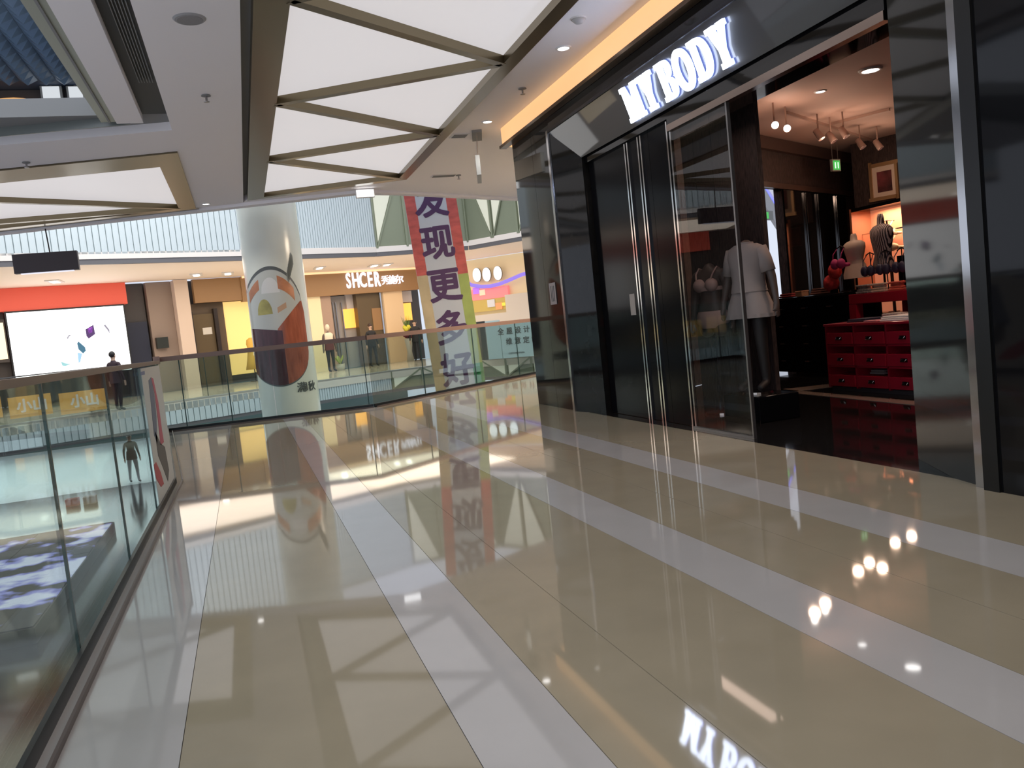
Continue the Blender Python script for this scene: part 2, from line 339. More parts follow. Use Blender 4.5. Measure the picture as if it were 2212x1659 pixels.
# side wall with an opening to the corridor beyond
s0, _ = SW.px(1635, 405); s1, _ = SW.px(1688, 405); sB = SW.len
wside = struct(SW.box('wall_shop_side', M_PATT, 0, s0, 0, ZS, -.15, 0), 'brown fabric side wall of the shop with a bright opening')
SW.box('header', M_PATT, s0, sB+.1, 2.98, ZS, -.15, 0, wside); SW.box('crown_moulding', mat('dark brown moulding', (.06, .035, .03), .35), 3.2, sB, ZS-.22, ZS-.02, 0, .10, wside)
SW.box('rear_wall', M_PATT, s1, sB+.1, 0, 2.98, -.15, 0, wside); SW.box('head_moulding', mat('dark brown moulding', (.06, .035, .03), .35), s0-.1, sB, 2.96, 3.05, 0, .05, wside)
sp1, _ = SW.px(1830, 520)
for a, b in ((s1, s1+.95), (s1+.96, s1+1.9), (s1+1.91, s1+2.5), (s1+2.51, sp1)): SW.box('black_gloss_panel', M_BLACK, a+.004, b-.004, .0, 2.95, 0, .03, wside)
for u, v in ((1738, 520), (1765, 520), (1805, 520)):
    s, _ = SW.px(u, v)
    for d in (0, .10): SW.box('chrome_strip', M_CHROME, s+d, s+d+.03, .0, 2.93, .03, .05, wside)
VP = Plane(B2, (15.4, 10.85))
wback = struct(VP.box('wall_shop_back', M_PATT, 0, VP.len, 0, ZS, -.15, 0), 'dark fabric back wall of the shop')
struct(box('wall_shop_near', M_PATT, 4.1, 15.3, 3.3, 3.4, 0, ZS), 'dark fabric near side wall of the shop')
struct(box('wall_shop_rear', M_PATT, 15.2, 15.3, 3.4, 11.3, 0, ZS), 'dark fabric rear wall of the shop')
# corridor seen through the opening
M_BEIGE = mat('beige corridor wall', (.42, .40, .34), .6)
cor = Plane((8.2, 16.6), (14.5, 20.1))
wc = struct(cor.box('wall_corridor', M_BEIGE, -1.5, 6, 0, 4.0, -.1, 0), 'beige corridor wall seen through the shop opening')
struct(MB().prism([(9.4, 14.1), (13.2, 16.2), (11.2, 19), (7.2, 17)], -.05, 0).build('floor_corridor', M_CREAM), 'cream corridor floor beyond the shop')
es = thing('escalator', 'escalator side with a glowing blue line seen through the shop opening', 'escalator', (0, 0, 0))
a0, z0 = cor.px(1645, 440); a1, z1 = cor.px(1720, 560)
cor_b = MB()
def cbar(name, m, p, q, wd, h, o): MB().bar(cor.at(p[0], p[1], o), cor.at(q[0], q[1], o), wd, h, cor.n).build(name, m, es)
sl = (z1-z0)/(a1-a0)
cbar('balustrade', M_STEEL, (a0-1.2, z0-1.2*sl-.28), (a1+1, z1+sl-.28), .42, .10, .3); cbar('blue_light_strip', emis('blue strip', (.12, .14, 1), 2.2), (a0-1.2, z0-1.2*sl), (a1+1, z1+sl), .07, .10, .3)
cbar('soffit_band', M_CEIL, (a0-.6, z0-.6*sl+.45), (a1+1, z1+sl+.45), .30, .08, .25)
area_light('corridor_light', (10.2, 16.6, 3.6), 1.5, 1.5, 12, (1, .95, .82))

# ---- lower hall
LZ = -3.0
lf = struct(box('floor_lower', mat('dark polished lower floor', (.035, .033, .03), .12, noise=.2, nscale=1), -18, 9, 6.5, 31, LZ-.2, LZ), 'dark polished floor of the hall below')
struct(box('floor_lower_white', mat('white lower floor', (.72, .78, .78), .25), -24, 9, 31, 49, LZ-.2, LZ), 'bright white floor of the hall below')
struct(box('wall_lower_back', mat('grey green lower wall', (.10, .14, .13), .5), -26, 9, 49, 49.2, LZ, -.4), 'grey green back wall of the hall below')
struct(MB().prism([(-.79, -7), (-.75, -7), (-.75, 8.53), (-1.30, 14.5), (.4, 14.24), (1.98, 14.02), (9.2, 19.40), (9.2, 19.48), (1.98, 14.1), (.4, 14.3), (-1.36, 14.58), (-.79, 8.54)], -.9, -.02).build('trim_3', M_CEIL), 'pale slab edge below the glass balustrade')

# ---- opposite gallery across the atrium
PF = [(-14, 18.9), (-5.24, 22.74), (.28, 25.5), (4.55, 27.4), (7.73, 27.6), (8.98, 25.9), (13, 20.5)]
QF = [(-14, 27.4), (-7, 29.9), (7, 34.94), (7.6, 35.2), (13, 29.7)]
QL = Plane(QF[1], QF[2]); Q3 = Plane(QF[3], QF[4])
struct(MB().prism(PF+[(15, 28), (13, 29.7), (7.6, 35.2), (-14, 27.6)], -.25, 0).build('floor_opposite', mat('beige opposite floor', (.74, .66, .54), .1)), 'pale floor of the opposite gallery')
struct(MB().prism(PF+[(15, 28), (13, 29.7), (7.6, 35.2), (-14, 27.6)], 3.92, 4.1).build('ceiling_opposite', mat('peach soffit', (.92, .82, .74), .7)), 'peach lit soffit of the opposite gallery')
M_LAM = mat('white ribbed cladding', (.62, .68, .69), .4)
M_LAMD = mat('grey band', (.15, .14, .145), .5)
M_GRN = mat('green bronze mesh frame', (.26, .28, .19), .4, .3)
M_LIT = mat('perforated pale panel', (.62, .62, .50), .5, emit=(1, .97, .78), es=.25)
def fascia(name, z0, z1, label, rows):
    root = None
    for i, (p, q) in enumerate(zip(PF[:-1], PF[1:])):
        pl = Plane(p, q)
        b = pl.box(name if root is None else 'backing', M_LAM if i < 3 else M_GRN, 0, pl.len, z0, z1, -.14, -.05, root)
        if root is None: root = struct(b, label)
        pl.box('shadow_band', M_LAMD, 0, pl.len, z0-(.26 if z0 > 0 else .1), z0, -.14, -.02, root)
        pl.box('top_cap', mat('pale cap', (.6, .58, .52), .4), 0, pl.len, z1, z1+.06, -.16, 0, root)
        if i < 2:                                        # wide vertical boards
            n = int(pl.len/.165); w0 = pl.len/n
            for k in range(n):
                if i == 0 and k < n*.45: continue
                pl.box('cladding_board', M_LAM, k*w0+.012, (k+1)*w0-.012, z0, z1-.02, -.05, 0, root)
        elif i == 2:                                     # fine ribs
            B = MB(); n = int(pl.len/.085)
            for k in range(n): pl.mb(B, k*pl.len/n+.012, (k+1)*pl.len/n-.012, z0, z1-.02, -.05, -.02)
            r = B.build('fine_rib_cladding', M_LAM, root); r['kind'] = 'stuff'
        else:                                            # triangulated mesh panels
            n = max(2, round(pl.len/1.15)); w0 = pl.len/n; hz = z1-z0
            for k in range(n+1): pl.box('mesh_post', M_GRN, max(0, k*w0-.035), min(pl.len, k*w0+.035), z0, z1, -.05, .02, root)
            for k in range(n):
                a, b = k*w0+.04, (k+1)*w0-.04; up = (k+i) % 2
                tri = [(a, z0), (a, z1), (b, z1 if up else z0)] if up else [(a, z1), (b, z1), (b, z0)]
                c = [sum(x)/3 for x in zip(*tri)]; tri = [(c[0]+(x-c[0])*.86, c[1]+(z-c[1])*.88) for x, z in tri]
                v = [pl.at(x, z, o) for o in (-.05, -.02) for x, z in tri]
                obj('perforated_panel', v, [(0, 1, 2), (3, 5, 4), (0, 1, 4, 3), (1, 2, 5, 4), (2, 0, 3, 5)], M_LIT, root)
                MB().bar(pl.at(a, z1 if up == 0 else z0, -.02), pl.at(b, z0 if up == 0 else z1, -.02), .05, .06, pl.n).build('mesh_brace', M_GRN, root)
    return root
fascia('wall_opposite_upper', 4.05, 6.6, 'white ribbed parapet of the upper opposite gallery', 1)
fascia('wall_opposite_lower', -.62, -.04, 'white ribbed slab edge of the opposite gallery', 1)

# ---- opposite shop fronts (walls along the back of the opposite gallery)
M_BRN = mat('caramel fascia', (.30, .17, .075), .45, emit=(1, .5, .18), es=.03)  # slight glow put into the fascia colour in place of lamplight
M_WARM = mat('warm cream wall', (.80, .66, .42), .6, emit=(1, .78, .42), es=.18)  # lamplight on the wall put into its colour as a glow
M_DK = mat('dark shop wall', (.055, .047, .045), .5)
M_BRZ = mat('bronze door', (.15, .105, .055), .35, .4)
M_TAUPE = mat('taupe wall', (.30, .23, .19), .6)
def qbox(pl, name, m, u0, v0, u1, v1, o0=0, o1=.03, parent=None, z0=None, z1=None):
    um, vm = (u0+u1)/2, (v0+v1)/2
    a0, a1 = pl.px(u0, vm)[0], pl.px(u1, vm)[0]; zb = pl.px(um, v1)[1] if z0 is None else z0; zt_ = pl.px(um, v0)[1] if z1 is None else z1
    return pl.box(name, m, min(a0, a1), max(a0, a1), zb, zt_, o0, o1, parent)
wl = struct(Plane(QF[0], QF[1]).box('wall_opposite_shops', M_DK, 0, Plane(QF[0], QF[1]).len, 0, 3.92, -.3, -.2), 'row of shop fronts along the opposite gallery')
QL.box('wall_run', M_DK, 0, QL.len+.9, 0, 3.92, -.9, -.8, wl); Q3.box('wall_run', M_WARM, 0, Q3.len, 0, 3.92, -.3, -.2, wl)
qbox(QL, 'red_fascia', mat('coral red fascia', (.62, .10, .065), .5, emit=(1, .12, .07), es=.25), -260, 618, 275, 690, -.5, .05, wl, z0=3.19, z1=3.91)
qbox(QL, 'dark_recess', mat('charcoal recess', (.06, .055, .055), .5), 276, 612, 330, 840, -.78, -.5, wl, z0=0, z1=3.9)
qbox(QL, 'navy_door', mat('navy door', (.02, .025, .05), .4), 290, 690, 334, 840, -.5, -.42, wl, z0=0, z1=2.55)
qbox(QL, 'taupe_pier', M_TAUPE, 334, 612, 388, 840, -.78, -.3, wl, z0=0, z1=3.9)
qbox(QL, 'wall_speaker_box', mat('black box', (.02, .025, .022), .4), 341, 728, 366, 752, -.3, -.1, wl)
qbox(QL, 'cream_pier', mat('cream pier', (.70, .56, .46), .6), 388, 606, 418, 840, -.3, .1, wl, z0=0, z1=3.9)
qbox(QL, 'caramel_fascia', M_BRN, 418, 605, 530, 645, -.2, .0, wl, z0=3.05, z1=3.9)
qbox(QL, 'bronze_recess', mat('bronze recess', (.12, .08, .045), .5), 418, 640, 502, 840, -.79, -.5, wl, z0=0, z1=3.05)
qbox(QL, 'door_jamb', mat('dark jamb', (.03, .02, .016), .3), 424, 672, 432, 840, -.5, -.3, wl, z0=0); qbox(QL, 'door_jamb', mat('dark jamb', (.03, .02, .016), .3), 478, 664, 486, 840, -.5, -.3, wl, z0=0)
d = qbox(QL, 'bronze_door', M_BRZ, 432, 676, 478, 840, -.5, -.42, wl, z0=0)
qbox(QL, 'paper_notice', mat('white paper', (.7, .66, .6), .7), 446, 706, 466, 721, -.42, -.41, d)
qbox(QL, 'yellow_lit_window', mat('yellow lit niche', (.8, .55, .2), .5, emit=(1, .63, .22), es=.75), 502, 640, 560, 820, -.79, -.6, wl, z0=.3, z1=3.05)
# sheer shop to the right of the column
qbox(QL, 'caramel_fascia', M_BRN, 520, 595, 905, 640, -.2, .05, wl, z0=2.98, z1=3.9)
qbox(QL, 'fascia_glow', mat('warm strip', (.9, .7, .5), .5, emit=(1, .66, .34), es=.7), 520, 590, 905, 596, .0, .12, wl, z0=3.84, z1=3.91)
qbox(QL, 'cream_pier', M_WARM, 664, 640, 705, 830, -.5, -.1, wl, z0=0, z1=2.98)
qbox(QL, 'taupe_pier', mat('pinkish taupe wall', (.42, .29, .22), .5), 700, 632, 728, 830, -.6, -.15, wl, z0=0, z1=2.98)
qbox(QL, 'grey_inner_wall', mat('grey inner wall', (.36, .33, .31), .5), 728, 630, 790, 830, -.79, -.7, wl, z0=0, z1=2.98)
qbox(QL, 'white_ceiling_patch', mat('pale inner wall', (.62, .55, .52), .6), 762, 628, 792, 664, -.7, -.6, wl)
qbox(QL, 'amber_display', mat('amber lit display', (.8, .4, .1), .5, emit=(1, .46, .07), es=1.1), 757, 664, 795, 706, -.7, -.6, wl)
qbox(QL, 'bronze_panel', M_BRZ, 787, 632, 836, 830, -.6, -.3, wl, z0=0, z1=2.98)
qbox(QL, 'bronze_inset', mat('copper inset', (.34, .19, .08), .4), 812, 664, 838, 712, -.3, -.27, wl)
qbox(QL, 'chrome_strip', M_CHROME, 836, 632, 841, 830, -.6, -.2, wl, z0=0, z1=2.98)
qbox(QL, 'cream_pier', mat('tan cream pier', (.72, .52, .32), .6, emit=(1, .7, .4), es=.08), 841, 630, 882, 830, -.6, -.1, wl, z0=0, z1=2.98)  # pier is no lamp; its glow stands in for shop lighting
qbox(QL, 'amber_display', mat('amber lit display', (.8, .4, .1), .5), 885, 652, 905, 690, -.7, -.6, wl)
qbox(QL, 'white_ceiling_patch', mat('pale inner wall', (.62, .55, .52), .6), 883, 626, 905, 650, -.7, -.6, wl)
for u in (741, 747, 760): qbox(QL, 'door_frame', M_STEEL, u, 650, u+2, 800, -.65, -.6, wl, z0=0)
# lettered sign on the caramel fascia
sg = thing('lettered_shop_sign', 'white glowing sign reading SHCER on the caramel fascia across the atrium', 'sign', (0, 0, 0))
M_SG = mat('lilac white letters', (.8, .8, .9), .4, emit=(.88, .86, 1), es=1.15)
aA, zA = QL.px(742, 610); aB, zB = QL.px(819, 604); per = (aB-aA)/5
for k, ch in enumerate('SHCER'):
    L_ = text('letter', ch, .84, .06, M_SG, sg, bold=.016); QL.place(L_, aA+per*(k+.5), (zA+zB)/2, .12, .55)
for k, ch in enumerate('秀施尔'):
    L_ = text('letter', ch, .40, .06, M_SG, sg, bold=.002); QL.place(L_, *QL.px(830+k*15, 607-k*.8), .12)

# right wing shop with three round lights
qbox(Q3, 'white_cabinet', mat('white cabinet', (.70, .66, .62), .5), 1012, 672, 1100, 694, -.1, .1, wl, z0=.9, z1=1.6)
qbox(Q3, 'white_panel', mat('white cabinet', (.70, .66, .62), .5), 1096, 640, 1150, 694, -.1, .12, wl, z0=.9, z1=2.3)
qbox(Q3, 'pink_display', mat('pink lit display', (.8, .25, .25), .5, emit=(1, .22, .25), es=.45), 1010, 622, 1098, 646, -.15, .02, wl)
qbox(Q3, 'yellow_display', mat('olive display', (.55, .42, .12), .5, emit=(1, .7, .2), es=.12), 1010, 646, 1096, 672, -.15, .0, wl)
for u, v, s, cn, cl in ((1030, 628, 14, 'purple', (.5, .2, .9)), (1043, 632, 12, 'cream', (.8, .7, .5)), (1062, 655, 16, 'silver', (.6, .6, .62)), (1079, 661, 14, 'orange', (.9, .35, .15)), (1089, 657, 7, 'yellow', (.85, .75, .1))):
    qbox(Q3, 'display_tile', mat(cn+' display tile', cl, .5, emit=cl, es=.3), u-s/2, v-s/2, u+s/2, v+s/2, .02, .06, wl)
arc = [Q3.px(u, v) for u, v in ((1000, 600), (1012, 609), (1025, 616), (1045, 619), (1065, 618), (1085, 613), (1105, 605), (1130, 594), (1150, 588))]
tag(MB().tube([Q3.at(a, z, .2) for a, z in arc], .075, 8).build('curved_neon_strip', emis('violet neon', (.38, .25, 1), .9), smooth=True), 'violet curved light strip below three round lamps', 'lamp')
for (u, v), w_ in zip(((1032, 594), (1053, 593), (1077, 590)), ('leftmost', 'middle', 'rightmost')):
    a, z = Q3.px(u, v); t = thing('round_sign_lamp', w_+' of three white round lamps on the orange wall across the atrium', 'lamp', Q3.at(a, z, 0), group='round lamps across the atrium')
    R = Matrix((Q3.d, Vector((0, 0, 1)), Q3.n)).transposed().to_4x4()
    for nm, m_, r0, o0, o1 in (('rim', M_STEEL, .285, 0, .08), ('disc', emis('white lamp disc', (1, .98, 1), 2.2), .265, .08, .10)):
        n = 24; v_ = [(r0*.68*math.cos(2*math.pi*k/n), r0*1.05*math.sin(2*math.pi*k/n), o) for o in (o0, o1) for k in range(n)]
        p = obj(nm, v_, [list(range(n))[::-1], list(range(n, 2*n))]+[(k, (k+1) % n, n+(k+1) % n, n+k) for k in range(n)], m_, t); p.matrix_local = R
# pale poster hoarding with writing on the right wing
PB = Plane((7.9, 26.4), (11.5, 22.5)); PB2 = PB
hb = thing('poster_hoarding', 'pale teal hoarding board with two lines of dark lettering behind the glass rail', 'hoarding', (0, 0, 0))
M_HB = mat('pale teal board', (.46, .60, .60), .5)
qbox(PB, 'board', M_HB, 1054, 692, 1084, 782, 0, .06, hb, z0=.02); qbox(PB, 'board', M_HB, 1085, 690, 1190, 780, 0, .06, hb, z0=.02)
qbox(PB, 'door_panel', mat('black panel', (.02, .024, .024), .3), 1034, 694, 1052, 784, 0, .05, hb, z0=.02)
M_INK = mat('dark print', (.03, .04, .045), .6)
for row, (s, v0) in enumerate((('全屋设计', 717), ('维意定制', 738))):
    for k, ch in enumerate(s):
        L_ = text('lettering', ch, .235, .008, M_INK, hb, bold=.006); PB.place(L_, *PB.px((1084 if row == 0 else 1102)+k*18.5, v0-k*1.8), .066)
L_ = text('lettering', 'CUSTOMIZATION', .075, .006, M_INK, hb, bold=.001); PB.place(L_, *PB.px(1118, 762), .066)

# ---- big screen
ls = thing('led_screen', 'huge glowing white screen under the red fascia at far left', 'screen', (0, 0, 0))
s_l = QL.px(14, 690)[0]; s_r = QL.px(272, 720)[0]
QL.box('bezel', mat('black bezel', (.01, .01, .012), .4), s_l-.05, s_r+.05, .9, 3.18, .0, .10, ls)
QL.box('display', emis('white screen', (1, 1, 1), 2.6), s_l, s_r, .95, 3.13, .10, .12, ls)
def spx(nm, col, e, pts):
    loops = [[((a), z) for a, z in (QL.px(u, v) for u, v in pts)]]
    v = [QL.at(a, z, o) for o in (.12, .125) for a, z in loops[0]]; n = len(pts)
    obj('screen_image', v, [list(range(n))[::-1], list(range(n, 2*n))]+[(k, (k+1) % n, n+(k+1) % n, n+k) for k in range(n)], emis(nm, col, e), ls)
spx('screen purple', (.12, .04, .25), .6, [(183, 712), (200, 702), (204, 722), (190, 732), (185, 726)])
spx('screen magenta', (.6, .12, .9), .9, [(188, 710), (198, 706), (198, 718), (190, 722)])
spx('screen blue', (.05, .25, .40), .7, [(165, 742), (168, 738), (182, 750), (184, 758), (178, 764), (168, 755)])
spx('screen pale blue', (.35, .6, .8), 1.2, [(166, 762), (176, 764), (172, 782), (168, 784)])
spx('screen grey', (.35, .33, .42), .9, [(222, 703), (226, 702), (234, 712), (236, 722), (231, 714)])
spx('screen grey', (.35, .33, .42), .9, [(143, 730), (147, 724), (153, 724), (147, 728), (145, 734)])
spx('screen teal', (.3, .6, .62), 1.2, [(130, 781), (140, 785), (152, 786), (140, 791), (133, 790)])
t = thing('amber_lightbox', 'small amber lit panel left of the huge white screen', 'screen', (0, 0, 0))
QL.box('frame', M_DK, s_l-1.6, s_l-.08, 1.6, 2.95, 0, .05, t); QL.box('diffuser', emis('amber white', (1, .8, .5), 1.6), s_l-1.5, s_l-.12, 1.7, 2.85, .05, .07, t)

# ---- opposite glass rail with orange posters
def rail(name, label, pts, seams, z0, H, mglass, mhand, hw=.06, hh=.035, foot=True, seam_m=M_GLASSEDGE):
    t = thing(name, label, 'railing')
    for (p, q), ss in zip(zip(pts[:-1], pts[1:]), seams):
        p, q = Vector((*p, 0)), Vector((*q, 0)); d = q-p; L_ = d.length; d.normalize(); n = Vector((d.y, -d.x, 0))
        MB().bar(p+Vector((0, 0, z0+H-hh/2)), q+Vector((0, 0, z0+H-hh/2)), hw, hh).build('handrail', mhand, t)
        if foot:
            MB().bar(p+n*.022+Vector((0, 0, z0+.03)), q+n*.022+Vector((0, 0, z0+.03)), .02, .06).build('base_channel', mat('dark channel', (.025, .028, .03), .35, .5), t)
            MB().bar(p+n*.085+Vector((0, 0, z0+.012)), q+n*.085+Vector((0, 0, z0+.012)), .012, .024).build('base_trim', mat('brown floor trim', (.09, .065, .06), .4), t)
        cuts = [0]+ss+[L_]
        for a, b in zip(cuts[:-1], cuts[1:]):
            if b-a < .05: continue
            g = MB(); pa, pb = p+d*(a+.006), p+d*(b-.006)
            v = [P+Vector((0, 0, zz_))+n*o for zz_ in (z0+.02, z0+H-hh) for o in (-.006, .006) for P in (pa, pb)]
            obj('glass_pane', v, [(0, 2, 3, 1), (4, 5, 7, 6), (0, 1, 5, 4), (2, 6, 7, 3), (0, 4, 6, 2), (1, 3, 7, 5)], mglass, t)
        for a in ss: MB().bar(p+d*a+Vector((0, 0, z0+.02)), p+d*a+Vector((0, 0, z0+H-hh)), .012, .016, d).build('pane_joint', seam_m, t)
    return t
nr = [3.75-1.585*k+7 for k in range(7) if 3.75-1.585*k+7 > .1][::-1]
rail('glass_balustrade', 'glass balustrade with brown handrail along the left edge of the walkway', RAIL[:2], [[y+7 for y in (-5.75, -4.17, -2.59, -1.0, .58, 2.17, 3.75, 5.35, 6.98)]], 0, 1.185, M_GLASS, M_HAND, .055, .032)
seg = [math.dist(a, b) for a, b in zip(RAIL[1:-1], RAIL[2:])]
rail('glass_balustrade', 'far glass balustrade across the end of the walkway', RAIL[1:], [[2.0, 4.0], [.33, 1.05], [1.52], [1.35, 2.9, 4.4], [1.6]], 0, 1.225, M_GLASS, mat('rosy brown handrail', (.20, .125, .10), .4), .06, .075, True)
rail('glass_balustrade', 'clear glass balustrade of the opposite gallery beyond the atrium', PF[:4], [[1.9*k for k in range(1, 5)], [1.55*k for k in range(1, 4)], [1.56, 3.1]], 0, 1.15, glass('far rail glass', (.86, .91, .89), .8), M_STEEL, .04, .03, False)
PR = Plane(PF[0], PF[1])
for (u0, u1, vv, lb) in ((18, 112, 878, 'left one of two orange posters on the opposite glass rail'), (128, 230, 868, 'right one of two orange posters on the opposite glass rail'), (-60, 4, 884, 'orange poster cut off at the left edge on the opposite glass rail')):
    t = thing('orange_poster', lb, 'poster', group='orange posters on the opposite rail')
    qbox(PR, 'sheet', mat('orange poster', (.75, .40, .09), .5, emit=(1, .5, .1), es=.12), u0, vv-24, u1, vv+22, .012, .03, t)
    if u0 > 0:
        L_ = text('lettering', '小山', .34, .006, mat('pale print', (.85, .8, .7), .5), t, bold=.012); PR.place(L_, *PR.px((u0+u1)/2+4, vv-2), .036)
# poster on the last pane of the near balustrade
ps = thing('glass_poster', 'pale poster with red and blue brush figure on the near balustrade end pane', 'poster', (-.775, 0, 0))
box('sheet', mat('pale grey poster film', (.50, .52, .51), .4), 0, .004, 7.02, 8.50, .06, 1.14, ps)
def pst(col, nm, pts):
    v = [(o, onx(u, v_, -.77).y, onx(u, v_, -.77).z) for o in (.004, .006) for u, v_ in pts]; n = len(pts)
    obj('print', v, [list(range(n))[::-1], list(range(n, 2*n))]+[(k, (k+1) % n, n+(k+1) % n, n+k) for k in range(n)], mat(nm, col, .6), ps)
pst((.10, .13, .20), 'poster blue print', [(321, 822), (326, 815), (333, 850), (338, 900), (340, 960), (333, 940), (327, 880)])
pst((.42, .07, .12), 'poster red print', [(326, 815), (331, 818), (342, 870), (350, 930), (354, 955), (347, 962), (341, 905), (334, 850)])
pst((.07, .065, .065), 'poster dark print', [(334, 930), (347, 958), (356, 965), (365, 1015), (363, 1040), (352, 1010), (342, 985)])
pst((.42, .06, .07), 'poster crimson print', [(332, 1005), (337, 998), (347, 1020), (354, 1045), (348, 1052), (338, 1035)])
pst((.12, .16, .30), 'poster navy print', [(303, 804), (312, 801), (313, 809), (304, 811)])

# ---- hanging banner
bn = thing('hanging_banner', 'tall hanging banner with dark purple characters on white between red and green sides', 'banner', (4.55, 18.6, 2.05))
bn.rotation_euler = (0, math.radians(-3.0), 0)
def bpl(nm, m_, x0, x1, z0, z1, y=0, dp=.012): return box(nm, m_, x0, x1, y-dp, y, z0, z1, bn)
M_BW = mat('white banner cloth', (.44, .47, .52), .7); 
bpl('cloth', M_BW, -.60, .60, -2.9, 2.5)
M_RED = mat('red banner print', (.44, .085, .075), .7, noise=.25, nscale=3, stretch=(1, 1, 3)); M_GR = mat('green banner print', (.29, .36, .10), .7, noise=.15, nscale=2); M_TAN = mat('sand banner print', (.47, .38, .23), .7, noise=.15, nscale=2)
bpl('side_print', M_RED, -.60, -.355, .42, 2.5, -.012, .004); bpl('side_print', M_RED, .355, .60, .34, 2.5, -.012, .004)
bpl('side_print', M_TAN, -.60, -.355, -2.9, .42, -.012, .004); bpl('side_print', M_GR, .355, .60, -1.75, .34, -.012, .004); bpl('side_print', mat('deep green print', (.03, .22, .08), .7), .355, .60, -2.9, -1.75, -.012, .004)
M_PUR = mat('dark purple print', (.060, .022, .085), .7)
for ch, z in zip('发现更多好', (2.02, 1.07, .09, -.89, -1.86)):
    L_ = text('character', ch, .80, .008, M_PUR, bn, bold=.024); L_.matrix_local = Matrix.Translation((.0, -.018, z)) @ Matrix.Rotation(math.pi/2, 4, 'X')
bpl('top_bar', M_STEEL, -.63, .63, 2.5, 2.54, .01, .03)
bn_w = [box('hanger_wire', M_STEEL, x-.006, x+.006, -.01, .0, 2.54, 7.5, bn) for x in (-.5, .5)]

# ---- round column with a drink advertisement
CX, CY, CR = .79, 17.5, .585
col = thing('advertising_column', 'round pale column wrapped with a picture of an iced drink glass', 'column', (CX, CY, 0))
M_COL = mat('pale sage column wrap', (.70, .73, .66), .16, noise=.03, nscale=2)
MB().loft([((0, 0, z), CR, CR) for z in (LZ, 0, 2, 4, 9.5)], 48).build('shaft', M_COL, col, True)
def wrap(nm, m_, lo, hi, s0, s1, dr=.004, n=24):
    """patch on the column: s = arc position (-1..1 = visible half), lo/hi heights"""
    v, f = [], []
    for k in range(n+1):
        s = s0+(s1-s0)*k/n; th = math.asin(max(-1, min(1, s)))-.04; a = -math.pi/2+th
        zl, zh = lo(s), hi(s); zh = max(zh, zl+.0005)
        for r in (CR+dr, ):
            v += [(r*math.cos(a), r*math.sin(a), zl), (r*math.cos(a), r*math.sin(a), zh)]
    f = [(2*k, 2*k+2, 2*k+3, 2*k+1) for k in range(n)]
    return obj(nm, v, f, m_, col, True)
GC, GW = -.17, .97   # centre and half width of the glass on the column (in radii)
def e01(s): return math.sqrt(max(0, 1-((s-GC)/GW)**2))
bot = lambda s: 1.15-.72*e01(s)**.8; top = lambda s: 1.75+.95*e01(s)**.9
S0, S1 = -.985, GC+GW*.995
wrap('print_glass_outline', mat('dark glass line', (.10, .11, .11), .3), lambda s: bot(s)-.03, lambda s: top(s)+.07, S0, S1+.01, .003)
wrap('print_glass_body', mat('pale glass print', (.52, .54, .50), .2), bot, top, S0, S1, .005)
wrap('print_tea_right', mat('terracotta drink print', (.34, .10, .055), .2, noise=.3, nscale=3, stretch=(4, 4, .6)), bot, lambda s: max(bot(s), min(top(s)-.02, 1.55+.62*(s+.1))), -.12, S1, .007)
wrap('print_tea_left', mat('dark plum drink print', (.07, .022, .03), .2, noise=.3, nscale=3, stretch=(4, 4, .6)), bot, lambda s: 1.55-.1*(s+.5), S0, .02, .009)
wrap('print_lime', mat('lime print', (.38, .34, .10), .3, noise=.3, nscale=4), lambda s: 1.84, lambda s: 1.84+.30*math.sqrt(max(0, 1-((s+.45)/.24)**2)), -.69, -.21, .007)
wrap('print_orange', mat('orange peel print', (.48, .20, .10), .3, noise=.2, nscale=5), lambda s: min(top(s)-.3, 2.35), lambda s: top(s)-.10, -.9, -.55, .007); wrap('print_orange', mat('orange peel print', (.48, .20, .10), .3), lambda s: min(top(s)-.36, 2.42+.2*s), lambda s: top(s)-.10, .05, .55, .007)
wrap('print_caramel', mat('caramel print', (.50, .32, .2), .3), lambda s: 1.86+.3*s, lambda s: 1.97+.3*s, -.05, .25, .007)
wrap('print_bubble', mat('milk print', (.66, .66, .64), .2), lambda s: 2.25, lambda s: 2.25+.30*math.sqrt(max(0, 1-((s+.2)/.3)**2)), -.5, .1, .006)
M_LEAF = mat('pencil grey print', (.20, .22, .20), .5)
for k in range(7):
    x0 = .42+.03*k; wrap('print_leaf_line', M_LEAF, lambda s, k=k, x0=x0: 2.42+.05*k+1.4*abs(s-x0), lambda s, k=k, x0=x0: 2.66+.06*k-1.6*abs(s-x0), x0-.045, x0+.045, .006, 6)
for k, ch in enumerate('满川秋'):
    s = .42+.17*k; th = math.asin(s)-.04; a = -math.pi/2+th
    L_ = text('print_character', ch, .21, .002, mat('dark print grey', (.07, .08, .075), .5), col, bold=.004)
    L_.matrix_local = Matrix.Translation(((CR+.006)*math.cos(a), (CR+.006)*math.sin(a), .33)) @ Matrix.Rotation(a+math.pi/2, 4, 'Z') @ Matrix.Rotation(math.pi/2, 4, 'X')

